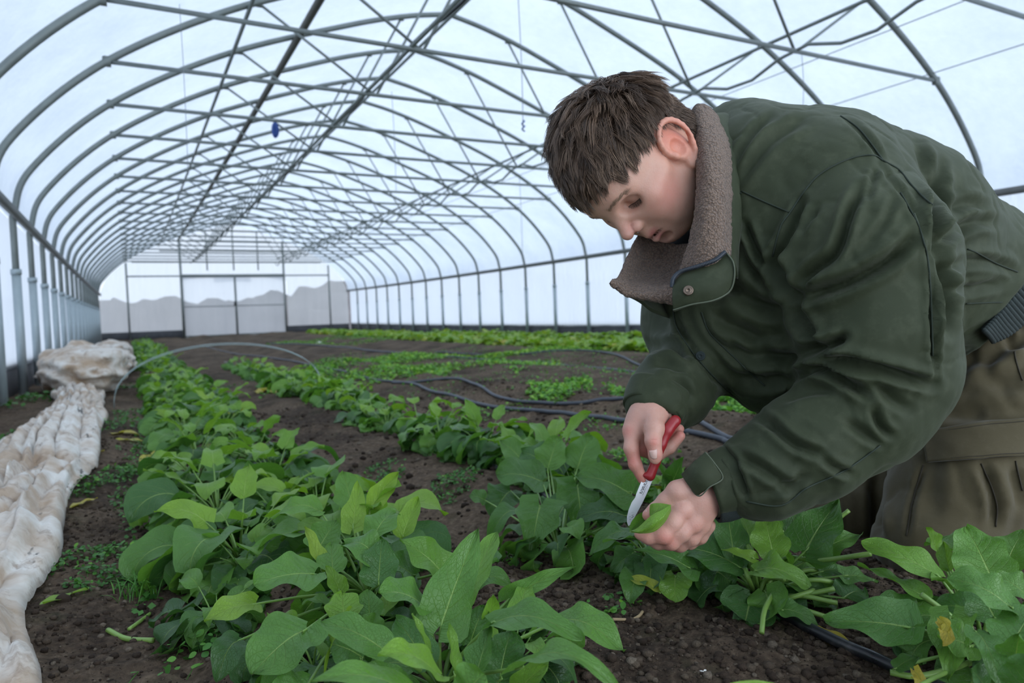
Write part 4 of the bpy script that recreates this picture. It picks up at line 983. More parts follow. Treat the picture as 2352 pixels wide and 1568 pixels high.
def vnormals(V, Fc):
    a, b, c, d = [V[Fc[:, i]] for i in range(4)]; fn = np.cross(c-a, d-b); n = np.zeros_like(V)
    for i in range(3):
        n[:, i] = sum(np.bincount(Fc[:, j], fn[:, i], len(V)) for j in range(4))
    return n/(np.linalg.norm(n, axis=1)[:, None]+1e-12)
def projq(V): return np.stack([V[:, 0]/-V[:, 2]*FPX+W/2, H/2-V[:, 1]/-V[:, 2]*FPX], 1)
def polydist(p, line):
    """distance of 2-D points to a polyline, and the place along it 0..1"""
    line = np.array(line, float); best = np.full(len(p), 1e9); tt = np.zeros(len(p)); L = np.r_[0, np.cumsum(np.linalg.norm(np.diff(line, axis=0), axis=1))]
    for i in range(len(line)-1):
        a, b = line[i], line[i+1]; ba = b-a; t = np.clip(((p-a)@ba)/(ba@ba+1e-9), 0, 1); d = np.linalg.norm(p-a-t[:, None]*ba, axis=1)
        m = d < best; best[m] = d[m]; tt[m] = (L[i]+t[m]*(L[i+1]-L[i]))/L[-1]
    return best, tt
def folds(V, Fc, lines, gen=None):
    """cloth folds: each (polyline px, depth m, half width px); positive = groove, beside it a softer ridge"""
    N = vnormals(V, Fc); px = projq(V); face = np.clip((N*(-V/np.linalg.norm(V, axis=1)[:, None])).sum(1)*2.2, 0, 1)
    D = np.zeros(len(V))
    for ln, dep, wd in lines:
        ln = catmull(np.array(ln, float), 4*len(ln)) if len(ln) > 2 else ln
        m = np.where((px[:, 0] > np.min([q[0] for q in ln])-4*wd) & (px[:, 0] < np.max([q[0] for q in ln])+4*wd) & (px[:, 1] > np.min([q[1] for q in ln])-4*wd) & (px[:, 1] < np.max([q[1] for q in ln])+4*wd))[0]
        if not len(m): continue
        d, t = polydist(px[m], ln); fade = np.clip(np.sin(math.pi*np.clip(t*.92+.04, 0, 1))*1.6, 0, 1)
        x = d/wd; D[m] += (-dep*np.exp(-x*x)+.55*dep*np.exp(-((x-2.0)/.9)**2))*fade*face[m]
    if gen is not None: D += gen(V, N, px)
    return V+N*D[:, None]
def qmesh(name, V, Fc, mat, parent, attr=None, **k):
    o = link(name, mesh(q2w(V), Fc[:, ::-1], None, attr), mat, parent, True, **k); return o
# ------------------------------------------------------------------ materials of the figure
t = NT('skin'); co = t.obj(); tint = t.attr('flush').outputs['Color']
n = t.noise(co, 90, 4, .6); n2 = t.noise(co, 14, 3, .5)
c = t.mix(t.ramp(n, [(.35, 0), (.75, .22)]), tint, t.mix(1.0, tint, (.80, .55, .50), 'MULTIPLY')); c = t.mix(t.ramp(n2, [(.4, 0), (.7, .18)]), c, t.mix(1.0, tint, (1.0, .72, .68), 'MULTIPLY'))
t.pbr(Base_Color=c, Roughness=.46, Specular_IOR_Level=.4, Subsurface_Weight=.25, Subsurface_Radius=(.9, .35, .2), Subsurface_Scale=.005, Normal=t.bump(t.math('ADD', t.noise(co, 900, 3, .6), t.math('MULTIPLY', t.n('TexVoronoi', Vector=co, Scale=420.0).outputs['Distance'], .6)), .30, .0009)); M_skin = t.m
t = NT('green_jacket_cotton'); co = t.obj(); n1 = t.noise(co, 4, 4, .6); n2 = t.noise(co, 40, 4, .65)
tv = t.n('TexWave', {'wave_type': 'BANDS'}, Vector=t.n('Mapping', Vector=co, Rotation=(.4, .7, .2)).outputs[0], Scale=420.0, Distortion=1.0).outputs['Fac']
c = t.mix(n1, (.017, .024, .010), (.034, .044, .018)); c = t.mix(t.ramp(n2, [(.5, 0), (.8, .35)]), c, (.085, .095, .055))
t.pbr(Base_Color=c, Roughness=.72, Specular_IOR_Level=.3, Sheen_Weight=.12, Sheen_Roughness=.5, Sheen_Tint=(.75, .78, .65), Normal=t.bump(t.math('ADD', n2, t.math('MULTIPLY', tv, .12)), .25, .0015)); M_jack = t.m
t = NT('olive_trouser_cotton'); co = t.obj(); n1 = t.noise(co, 5, 4, .6); n2 = t.noise(co, 60, 4, .65)
c = t.mix(n1, (.062, .050, .024), (.098, .080, .042)); c = t.mix(t.ramp(n2, [(.5, 0), (.8, .3)]), c, (.14, .12, .08))
tv = t.n('TexWave', {'wave_type': 'BANDS'}, Vector=t.n('Mapping', Vector=co, Rotation=(.1, .2, .9)).outputs[0], Scale=320.0, Distortion=.6).outputs['Fac']
t.pbr(Base_Color=c, Roughness=.85, Specular_IOR_Level=.25, Sheen_Weight=.2, Normal=t.bump(t.math('ADD', n2, t.math('MULTIPLY', tv, .25)), .3, .0015)); M_trou = t.m
t = NT('brown_fleece'); co = t.obj(); vo = t.n('TexVoronoi', Vector=t.n('Vector'+'Math', {'operation': 'ADD'}, i0=co, i1=t.n('VectorMath', {'operation': 'SCALE'}, i0=t.n('TexNoise', Vector=co, Scale=250.0).outputs['Color'], Scale=.004).outputs[0]).outputs[0], Scale=330.0).outputs['Distance']; n2 = t.noise(co, 700, 3, .7)
c = t.mix(t.ramp(vo, [(.15, 0), (.75, 1)]), (.25, .165, .115), (.075, .046, .031)); c = t.mix(t.math('MULTIPLY', n2, .35), c, (.34, .24, .175))
t.pbr(Base_Color=c, Roughness=.95, Specular_IOR_Level=.1, Sheen_Weight=.2, Sheen_Roughness=.6, Normal=t.bump(t.math('ADD', t.math('MULTIPLY', vo, -1.0), t.math('MULTIPLY', n2, .4)), .9, .004)); M_fleece = t.m
t = NT('brown_hair'); co = t.obj(); rn = t.attr('rnd').outputs['Fac']
c = t.ramp(rn, [(0, (.055, .034, .022)), (.5, (.155, .098, .064)), (.85, (.28, .185, .122)), (1, (.42, .29, .20))])
t.pbr(Base_Color=c, Roughness=.42, Specular_IOR_Level=.45, Anisotropic=.5); M_hair = t.m
M_inner = simple('dark_inner_layer', (.012, .016, .018), .9, 0, .2, 80)
M_rib = simple('dark_rib_knit', (.022, .032, .030), .9, 0, .25, 120, .5, 400)
M_thread = simple('seam_thread', (.018, .028, .016), .8)
M_thread2 = simple('seam_edge_worn', (.085, .10, .065), .8)
M_thread3 = simple('trouser_seam', (.035, .028, .016), .8)
M_metal = simple('aged_snap_metal', (.16, .12, .09), .35, .8, .3, 200)
# ------------------------------------------------------------------ head
HR = np.array([[-.329, -.860, .391], [-.895, .416, .161], [.301, .297, .906]]); HR, _ = np.linalg.qr(HR); HR = HR*np.sign((HR*np.array([[-.329, -.860, .391], [-.895, .416, .161], [.301, .297, .906]])).sum(0))
HO = np.array([.2040, .2590, -1.0600])
def hd(f, u, l): return HO+HR@np.array([f, u, l], float)
def headfield(h):
    lo = HO-.19; hi = HO+.19; f = Field(lo, hi, h); R = HR
    def E(c, r, k=.012, mode='add', rot=0.0):
        Rm = R
        if rot:
            cs, sn = math.cos(rot), math.sin(rot); Rm = R@np.array([[cs, -sn, 0], [sn, cs, 0], [0, 0, 1]])
        f.ell(hd(*c), r, Rm, k, mode)
    def C(a, b, ra, rb, k=.008, mode='add'): f.cone(hd(*a), hd(*b), ra, rb, k, mode)
    E((-.010, .052, 0), (.102, .084, .077), .01)                    # cranium
    E((.030, .052, 0), (.066, .062, .066), .03)                     # forehead
    E((.048, .000, 0), (.046, .060, .052), .03)                     # face mass
    for s in (-1, 1):
        E((.050, -.010, .036*s), (.032, .028, .024), .02)           # cheek
        C((.062, .006, .050*s), (.030, .008, .060*s), .013, .012, .02)   # cheek bone
        C((.002, -.035, .052*s), (.058, -.072, .020*s), .019, .016, .025)  # jaw
        E((.045, -.040, .034*s), (.030, .032, .020), .025)
    E((.066, -.070, 0), (.019, .016, .022), .015)                   # chin
    E((.070, -.045, 0), (.022, .030, .026), .015)                   # muzzle
    C((.080, .048, -.026), (.080, .048, .026), .0125, .0125, .016)  # brow
    for s in (-1, 1): C((.081, .045, .012*s), (.068, .043, .047*s), .010, .009, .012)
    for s in (-1, 1): E((.0865, .022, .031*s), (.018, .013, .017), .012, 'sub')  # sockets
    for s in (-1, 1):
        E((.0650, .0235, .0315*s), (.0155, .0130, .0165), .004)     # eyeball with closed lid
        C((.074, .0175, .018*s), (.0715, .0155, .044*s), .0042, .0038, .005)   # lower lid bag
        C((.079, .033, .017*s), (.072, .031, .046*s), .0052, .005, .006)       # upper lid fold
    C((.085, .034, 0), (.101, .012, 0), .0095, .0080, .011)         # nose bridge
    C((.100, .010, 0), (.1105, -.0030, 0), .0080, .0100, .006)       # tip
    for s in (-1, 1): E((.0945, -.0085, .0120*s), (.0135, .0095, .0080), .003)  # wings
    C((.088, -.012, 0), (.097, -.011, 0), .007, .006, .004)
    for s in (-1, 1): C((.100, -.0175, .0062*s), (.094, -.0120, .0068*s), .0036, .0032, .002, 'sub')  # nostrils
    C((.088, -.018, 0), (.090, -.034, 0), .009, .009, .01)          # philtrum
    for s in (-1, 1):
        C((.0925, -.0360, 0), (.075, -.0405, .027*s), .0060, .0028, .0035)     # upper lip
        C((.0900, -.0510, 0), (.075, -.0455, .026*s), .0074, .0034, .004)      # lower lip
        C((.099, -.0438, .002*s), (.079, -.0435, .024*s), .0038, .0018, .0015, 'sub')  # parted mouth
        C((.088, -.0440, 0), (.080, -.0440, .012*s), .0050, .0030, .002, 'sub')
    C((.086, -.060, -.012), (.086, -.060, .012), .006, .006, .008, 'sub')      # fold under lip
    # ears
    C0 = C; E0 = E
    for s in (-1, 1):
        l = .0715*s; ES = 1.27
        C = lambda a, b, ra, rb, k=.008, mode='add': C0(tuple((np.array(a)-EC)*ES+EC), tuple((np.array(b)-EC)*ES+EC), ra*ES, rb*ES, k, mode)
        E = lambda c, r, k=.012, mode='add', rot=0.0: E0(tuple((np.array(c)-EC)*ES+EC), tuple(x*ES for x in r), k, mode, rot)
        EC = np.array([-.007, .003, l])
        pts = catmull([(.005, -.002, l+.001*s), (.008, .014, l+.005*s), (.003, .028, l+.010*s), (-.010, .034, l+.014*s), (-.021, .027, l+.016*s), (-.025, .012, l+.016*s), (-.022, -.004, l+.013*s), (-.014, -.018, l+.008*s), (-.006, -.026, l+.004*s)], 18)
        E((-.008, .006, l+.002*s), (.015, .029, .0062), .005)
        E((-.006, .000, l-.008*s), (.014, .020, .012), .006)
        for a, b in zip(pts[:-1], pts[1:]): C(tuple(a), tuple(b), .0034, .0034, .0022)
        E((-.002, -.0245, l+.002*s), (.0075, .0085, .0042), .004)    # lobe
        E((-.0045, .001, l+.0095*s), (.0100, .0120, .0085), .002, 'sub')   # concha
        for a, b in zip(pts[2:13], pts[3:14]):
            q0 = a*.78+np.array([-.008, .006, l+.008*s])*.22; q1 = b*.78+np.array([-.008, .006, l+.008*s])*.22; C((q0[0], q0[1], l+.0125*s), (q1[0], q1[1], l+.0125*s), .0026, .0026, .002, 'sub')
        E((.0055, .000, l+.005*s), (.0042, .0062, .0036), .003)      # tragus
    C = C0
    # neck
    C((-.030, -.020, 0), (-.080, -.150, 0), .058, .062, .03); C((-.045, .012, 0), (-.074, -.070, 0), .058, .052, .03)
    return f
_hf = headfield(.0021)
Vh, Fh = _hf.surf(); Vh = relax(Vh, Fh, 2, .5)
Hh = (Vh-HO)@HR                                                   # head coordinates (forward, up, left)
def gauss3(P_, c, s): return np.exp(-(((P_-np.array(c))/np.array(s))**2).sum(1))
flush = np.tile(np.array([.57, .345, .255]), (len(Vh), 1))
def tintp(m, col): 
    global flush
    flush = flush*(1-m[:, None])+np.array(col)*m[:, None]
for s in (-1, 1):
    tintp(.75*gauss3(Hh, (.055, -.012, .050*s), (.030, .030, .03)), (.56, .21, .17))
    tintp(.85*gauss3(Hh, (-.012, .012, .085*s), (.030, .040, .025)), (.62, .20, .13))
tintp(.6*gauss3(Hh, (.104, -.004, 0), (.018, .016, .02)), (.56, .22, .18))
lipd = np.minimum(np.linalg.norm((Hh-np.array([.0925, -.0365, 0]))*[1, 1, .32], axis=1), np.linalg.norm((Hh-np.array([.0900, -.0515, 0]))*[1, .9, .32], axis=1))
tintp(.85*np.clip(1.6-lipd/.0058, 0, 1), (.40, .13, .12))
tintp(.9*(gauss3(Hh, (.088, -.0440, 0), (.010, .0032, .016))), (.07, .018, .016))
for s in (-1, 1):
    tintp(.35*gauss3(Hh, (.078, .021, .031*s), (.02, .010, .018)), (.34, .16, .12))
hairy = ((Hh[:, 1] > .065) | ((Hh[:, 0] < -.025) & (Hh[:, 1] > -.075)) | ((Hh[:, 0] < .03) & (Hh[:, 1] > .040))) & (np.abs(Hh[:, 2]) < .082) & (Hh[:, 1] > .056+.16*np.clip(Hh[:, 0], 0, 1)-.2*np.clip(-Hh[:, 0], 0, 1)*3)
tintp(.85*hairy.astype(float), (.10, .066, .045))
body = qmesh('person', Vh, Fh, M_skin, None, {'flush': flush})
# ------------------------------------------------------------------ hands
def hand_field(lo, hi, build, h=.0014):
    f = Field(lo, hi, h); build(f); V, Fc = f.surf(); return relax(V, Fc, 2, .5), Fc
def bbox(pts, m):
    a = np.array(pts); return a.min(0)-m, a.max(0)+m
# right hand, holding the knife
KD = .968
def rh(f):
    wr = Q(1510, 925, 1.015); w1 = Q(1497, 958, .998)
    f.chain([Q(1540, 898, 1.05), wr, w1], [.029, .0285, .028], .01)
    f.ell(Q(1480, 985, .992), (.026, .036, .017), None, .012)
    # palm web towards thumb and heel of the hand on the right
    f.chain([Q(1500, 950, .985), Q(1502, 985, .962), Q(1500, 1012, .952), Q(1505, 1040, .950)], [.0175, .0135, .0105, .0098], .006)
    f.ell(Q(1505, 1046, .948), (.0095, .012, .0075), None, .003)
    f.chain([Q(1478, 955, .997), Q(1455, 990, .988)], [.020, .0145], .012)
    f.chain([Q(1452, 990, .985), Q(1450, 1030, .972), Q(1459, 1066, .970), Q(1476, 1100, .972)], [.0118, .0100, .0088, .0072], .005)      # index
    f.chain([Q(1464, 985, .998), Q(1475, 1030, .990), Q(1507, 1046, .988), Q(1538, 1028, .986)], [.0115, .0100, .0094, .0086], .004)      # middle
    f.chain([Q(1538, 1028, .986), Q(1562, 1001, .984)], [.0086, .0074], .003)
    f.chain([Q(1480, 980, 1.006), Q(1498, 1016, 1.002), Q(1530, 1020, 1.000), Q(1560, 985, .994)], [.0112, .0098, .009, .0072], .004)     # ring
    f.chain([Q(1500, 970, 1.012), Q(1515, 1000, 1.012), Q(1535, 992, 1.008), Q(1550, 968, 1.002)], [.0105, .0088, .008, .0066], .004)     # little
    for p in (Q(1500, 1011, .9415), Q(1502, 1003, .942)): f.cone(p+np.array([-.007, 0, 0]), p+np.array([.007, 0, 0]), .0006, .0006, .001, 'sub')
V1, F1_ = hand_field(*bbox([Q(1420, 850, .93), Q(1600, 1130, 1.06)], .02), rh)
def lh(f):
    f.chain([Q(1690, 1105, .955), Q(1640, 1128, .945), Q(1606, 1138, .935)], [.030, .028, .027], .01)
    f.ell(Q(1585, 1165, .930), (.030, .036, .020), np.array([[.80, .6, 0], [.6, -.80, 0], [0, 0, 1]]), .012)
    # thumb, crossing behind the held leaf
    f.chain([Q(1590, 1120, .925), Q(1556, 1128, .922), Q(1530, 1152, .928), Q(1506, 1172, .932), Q(1489, 1183, .932)], [.016, .0135, .0115, .0098, .0082], .006)
    # index
    f.chain([Q(1566, 1168, .920), Q(1546, 1200, .912), Q(1523, 1228, .910)], [.0130, .0118, .0118], .006)
    f.chain([Q(1523, 1228, .910), Q(1490, 1233, .915), Q(1470, 1226, .921)], [.0116, .0094, .0078], .004)
    # middle
    f.chain([Q(1590, 1192, .922), Q(1566, 1222, .917), Q(1542, 1244, .919)], [.0128, .0112, .0108], .006)
    f.chain([Q(1542, 1244, .919), Q(1512, 1246, .930), Q(1490, 1238, .940)], [.0106, .0090, .0076], .004)
    # ring, little
    f.chain([Q(1610, 1206, .930), Q(1588, 1234, .930), Q(1562, 1250, .938), Q(1532, 1250, .950)], [.0124, .0106, .0096, .008], .005)
    f.chain([Q(1624, 1206, .942), Q(1608, 1232, .946), Q(1585, 1246, .956), Q(1562, 1248, .966)], [.0112, .0094, .0086, .0072], .005)
    for c, r in ((Q(1572, 1176, .906), .010), (Q(1598, 1208, .910), .010), (Q(1524, 1228, .901), .009)): f.ell(c+np.array([0, 0, -.006]), (r, r, .007), None, .006)
    for a, b in ((Q(1560, 1158, .905), Q(1548, 1185, .897)), (Q(1582, 1196, .905), Q(1558, 1224, .903))): f.cone(a, b, .0022, .0012, .004, 'sub')
    for dx in (-4, 4): f.cone(Q(1517+dx, 1215, .896), Q(1526+dx, 1243, .896), .0007, .0007, .0012, 'sub')
V2, F2_ = hand_field(*bbox([Q(1450, 1090, .88), Q(1700, 1270, 1.0)], .015), lh)
def handtint(V, knuckles):
    c = np.tile(np.array([.56, .32, .25]), (len(V), 1)); px = projq(V)
    for x, y, s, a in knuckles:
        m = a*np.exp(-((px[:, 0]-x)**2+(px[:, 1]-y)**2)/s**2); c = c*(1-m[:, None])+np.array([.60, .19, .15])*m[:, None]
    return c
T1 = handtint(V1, [(1503, 1015, 13, .6), (1450, 1060, 22, .7), (1470, 1100, 18, .7), (1440, 990, 14, .5), (1560, 995, 20, .7), (1510, 1045, 14, .4), (1480, 1035, 14, .6)])
T2 = handtint(V2, [(1522, 1232, 22, .45), (1575, 1180, 16, .15), (1598, 1212, 20, .22), (1475, 1226, 18, .4), (1540, 1248, 18, .35), (1485, 1183, 14, .4)])
# ------------------------------------------------------------------ hidden trunk and limbs carrying the clothes
tf = Field(*bbox([Q(1400, 250, .9), Q(2500, 1330, 1.6)], .05), .012)
tf.chain([hd(-.05, -.07, 0), Q(1760, 470, 1.17), Q(2000, 560, 1.26), Q(2250, 680, 1.36), Q(2400, 800, 1.42)], [.055, .115, .13, .12, .13], .04)
tf.chain([Q(1900, 450, 1.07), Q(2010, 850, 1.0), Q(1850, 1020, .98), Q(1665, 1117, .95)], [.062, .048, .042, .028], .02)
tf.chain([Q(1640, 560, 1.33), Q(1600, 820, 1.19), Q(1540, 893, 1.06)], [.055, .042, .030], .02)
tf.chain([Q(2400, 820, 1.40), Q(2190, 1220, 1.24)], [.085, .058], .03); tf.chain([Q(2190, 1220, 1.24), Q(2540, 1180, 1.53)], [.050, .038], .02)
tf.chain([Q(2330, 860, 1.58), Q(1960, 1180, 1.52)], [.085, .055], .03)
V3, F3 = tf.surf(); V3 = relax(V3, F3, 3)
# the whole body is one mesh
allV = np.concatenate([Vh, V1, V2, V3]); o1, o2, o3 = len(Vh), len(Vh)+len(V1), len(Vh)+len(V1)+len(V2)
allF = np.concatenate([Fh, F1_+o1, F2_+o2, F3+o3]); allT = np.concatenate([flush, T1, T2, np.tile([.57, .345, .255], (len(V3), 1))])
bpy.data.objects.remove(body)
body = qmesh('person', allV, allF, M_skin, None, {'flush': allT}, label='person in a dark green jacket kneeling over the spinach with a small knife', category='person')
# nails
def nail(c, u, w, l, wd, name='nail'):
    """c centre (view coords), u direction of the finger tip, w outward normal"""
    u = unit(u); w = unit(w-u*np.dot(u, w)); s_ = np.cross(u, w); a = np.linspace(-1, 1, 9); b = np.linspace(-1, 1, 9); A, B = np.meshgrid(a, b, indexing='ij')
    Wd = wd*(1-.25*np.clip(B, 0, 1)**3); X = A*Wd; Yy = B*l*(1-.18*A*A*(B > 0)); Z = -(A**2)*wd*.45-.10*l*B**2
    v = c+X[..., None]*s_+Yy[..., None]*u+Z[..., None]*w; o = link(name, mesh(q2w(v.reshape(-1, 3)), grid_faces(9, 9)), M_nail, body); md = o.modifiers.new('t', 'SOLIDIFY'); md.thickness = .0005; return o
t = NT('finger_nail'); t.pbr(Base_Color=(.62, .40, .34), Roughness=.28, Subsurface_Weight=.2, Subsurface_Radius=(.6, .3, .2), Subsurface_Scale=.004); M_nail = t.m
nail(Q(1503, 1044, .9395), Q(1506, 1052, .945)-Q(1501, 1030, .944), np.array([-.1, .1, 1]), .0062, .0056)
nail(Q(1487, 1182, .9255), Q(1487, 1184, .93)-Q(1506, 1172, .925), np.array([-.1, .35, 1]), .0056, .0054)
# eyes, lashes, brows: rooted on the skin
from mathutils.bvhtree import BVHTree
_BH = BVHTree.FromPolygons([tuple(p) for p in Hh], [tuple(f) for f in Fh.tolist()])
def hs(u, l, off=0.0):
    h = _BH.ray_cast(Vector((.25, u, l)), Vector((-1, 0, 0))); return np.array([h[0][0]+off, u, l]) if h[0] is not None else np.array([.08, u, l])
def h2w(p): return q2w(HO+np.asarray(p)@HR.T)
t = NT('eye_lash'); t.pbr(Base_Color=(.03, .02, .014), Roughness=.6); M_lash = t.m
for s in (1, -1):
    m = MB(); r = np.random.default_rng(3)
    lid = np.array([hs(.0155+.0012*((a+.2)**2)*0-.0018*math.cos(a*1.3)+.0015, (.0315+.0140*a)*s, .0004) for a in np.linspace(-1, 1, 24)]); m.add(*tube(h2w(lid), .00045, 5))
    for k in range(44):
        b0 = lid[int(k/44*24)]+np.array([.0003, 0, 0]); a = -1+2*k/43; tip = b0+np.array([.0050, -.0050, .0016*s*(a+.3)])+r.normal(size=3)*.0005
        m.add(*tube(h2w(np.array([b0, .5*(b0+tip)+np.array([.0004, -.0012, 0]), tip])), np.array([.00020, .00016, .00005]), 4, cap=False))
    m.build('eyelashes', M_lash, body)
    m = MB()
    for k in range(130):
        a = r.random()*2-1; l0 = .032+.019*a; u0 = .0440+.0016*r.normal()+.0035*math.cos(a*1.5)-.002-.002*max(a, 0)
        b0 = hs(u0, l0*s, .0002); tip = hs(u0+.0016*r.random()*(1-a), (l0+.0055)*s, .0009)
        m.add(*tube(h2w(np.array([b0, .5*(b0+tip)+np.array([.0008, 0, 0]), tip])), np.array([.00020, .00018, .00006]), 3, cap=False), at=.85)
    m.build('eyebrow', M_hair, body)
# nose ring
a = np.linspace(0, 2*math.pi, 30); m = MB(); m.add(*tube(q2w(np.array([hd(.0955+.0045*math.cos(x), -.0185+.0048*math.sin(x), .0) for x in a])), .0006, 6, cap=False)); m.build('nose_ring', simple('silver_ring', (.7, .7, .7), .2, 1.0, .05), body)
# ================================================================== hair
def scalp_r(D):
    """radius of the hair-bearing head from centre in direction D (head coords)"""
    c = np.array([-.010, .053, 0]); a = np.array([.107, .089, .082]); return 1/np.sqrt(((D/a)**2).sum(1))
HC = np.array([-.010, .052, 0])
def hair_mask(p):
    """p in head coords on the scalp -> keep"""
    f, u, l = p[:, 0], p[:, 1], np.abs(p[:, 2])
    front = np.where(f > 0.0, u > .056+.16*np.clip(f-.0, 0, 1)+.20*np.clip(f-.04, 0, 1)-.28*np.clip(.055-l, 0, .055)*0, True)
    side = np.where((f > -.02) & (f <= .045), u > np.interp(f, [-.02, .000, .012, .03, .045], [.030, .022, .004, .030, .046]), True)
    back = np.where(f <= -.02, u > np.interp(f, [-.11, -.08, -.05, -.02], [-.040, -.050, -.040, .030]), True)
    ear = ((f+.010)/.036)**2+((u-.010)/.046)**2 < 1
    return front & side & back & ~(ear & (l > .045))
rr = np.random.default_rng(21)
# base cap under the strands
th = np.linspace(0, math.pi, 70); phh = np.linspace(0, 2*math.pi, 110, endpoint=False); T_, P_ = np.meshgrid(th, phh, indexing='ij')
Dd = np.stack([np.sin(T_)*np.cos(P_), np.cos(T_), np.sin(T_)*np.sin(P_)], -1).reshape(-1, 3); rad = scalp_r(Dd)
ps = HC+Dd*rad[:, None]*1.0
keep = hair_mask(ps); gf = grid_faces(70, 110, True); gf = gf[keep[gf].all(1)]
capv = HC+Dd*(rad*1.05)[:, None]
cap_o = link('hair', mesh(q2w(HO+capv@HR.T), gf, None, {'rnd': np.full(len(capv), .12)}), M_hair, body, True, label='short tousled brown hair')
N = 15000
D0 = rr.normal(size=(N*2, 3)); D0 /= np.linalg.norm(D0, axis=1)[:, None]; p0 = HC+D0*scalp_r(D0)[:, None]; k = hair_mask(p0); D0 = D0[k][:N]; p0 = p0[k][:N]; n = len(p0)
crown = np.array([-.075, .105, .012])                               # whorl
# growth direction: away from the whorl, along the skin, forward over the top and down the sides
def flow(p, D):
    v = p-crown; v = v/(np.linalg.norm(v, axis=1)[:, None]+1e-6)
    g = np.array([.55, -.05, 0])*np.clip(p[:, 1:2]*9, 0, 1)*np.clip((p[:, 0:1]+.09)*8, 0, 1)
    dn = np.array([.10, -.55, 0])*np.clip(np.abs(p[:, 2:3])*14-.25, 0, 1)
    w = v+g+dn; w = w-D*(w*D).sum(1)[:, None]; return w/(np.linalg.norm(w, axis=1)[:, None]+1e-6)
topm = np.clip((p0[:, 1]-.045)/.06, 0, 1); frm = np.clip((p0[:, 0]-.0)/.06, 0, 1)
Lh = .020+.040*topm*(1-.52*frm); Lh *= (.75+.5*rr.random(n))
# clumping: strands lean to a shared clump
nc = 750; ci = rr.integers(0, n, nc); cp = p0[ci]
best = np.zeros(n, int); 
for a in range(0, n, 2000): best[a:a+2000] = ((p0[a:a+2000, None]-cp[None])**2).sum(-1).argmin(1)
cj = rr.normal(size=(nc, 3))*.42; crn = rr.random(nc); clift = rr.random(nc)
S = 8; pts = np.zeros((n, S, 3)); p = p0.copy(); pts[:, 0] = p
for s in range(1, S):
    D = (p-HC); D /= np.linalg.norm(D, axis=1)[:, None]; w = flow(p, D)+cj[best]*(.25+.5*topm[:, None])
    wh_ = np.clip(np.linalg.norm(p0-crown, axis=1)/.05, .12, 1); lift = (wh_*.72*(1-s/S)*(.35+.65*topm)+.12*clift[best]*topm+.02)[:, None]
    curl = .18*np.stack([np.sin(s*1.1+crn[best]*40), np.cos(s*1.3+crn[best]*60), np.sin(s*.9+crn[best]*90)], 1)*topm[:, None]
    w = w-D*(w*D).sum(1)[:, None]; w = w/(np.linalg.norm(w, axis=1)[:, None]+1e-6); w = w+D*lift+curl; w /= np.linalg.norm(w, axis=1)[:, None]
    p = p+w*(Lh/(S-1))[:, None]
    tgt = pts[ci[best], min(s, S-1)] if False else None
    pts[:, s] = p
# pull to clump centre line
cen = pts[ci][best]; wgt = np.linspace(0, .62, S)[None, :, None]*(np.clip(1-np.linalg.norm(p0-cp[best], axis=1)/.02, 0, 1)[:, None, None]); off = cen-pts; pts = pts+off*wgt
# keep the strands out of the skull and of each other: minimal radius
D = pts-HC; R_ = np.linalg.norm(D, axis=2); Dn = D/R_[..., None]; rs_ = scalp_r(Dn.reshape(-1, 3)).reshape(n, S); inside_ = R_ < rs_*1.06
pts = np.where(inside_[..., None], HC+Dn*(rs_*(1.06+.03*rr.random((n, 1))))[..., None], pts)
def ribbon(pts, r0, rnd):
    n, S, _ = pts.shape; T = np.gradient(pts, axis=1); T /= np.linalg.norm(T, axis=2)[..., None]+1e-9
    D = pts-HC; D /= np.linalg.norm(D, axis=2)[..., None]; A = np.cross(T, D); A /= np.linalg.norm(A, axis=2)[..., None]+1e-9; B = np.cross(T, A)
    prof = np.array([.8, 1, 1, 1, .9, .75, .5, .12])[:S]; ring = []
    for k in range(3):
        a = k*2.0944; ring.append(pts+(A*math.cos(a)+B*math.sin(a)*.7)*(r0[:, None]*prof[None])[..., None])
    v = np.stack(ring, 2).reshape(-1, 3); f = []
    i = np.arange(S-1)[:, None]; j = np.arange(3)[None]; j2 = (j+1) % 3
    q = np.stack([i*3+j, i*3+j2, (i+1)*3+j2, (i+1)*3+j], -1).reshape(-1, 4); f = (q[None]+(S*3)*np.arange(n)[:, None, None]).reshape(-1, 4)
    return v, f, np.repeat(rnd, S*3)
rn = np.clip(.30+.28*rr.normal(size=n)*.6+.5*(crn[best]-.5), 0, 1)
hv, hf_, ha = ribbon(pts, .00034+.00022*rr.random(n), rn)
o = link('strands', mesh(q2w(HO+hv@HR.T), hf_, None, {'rnd': ha}), M_hair, cap_o)
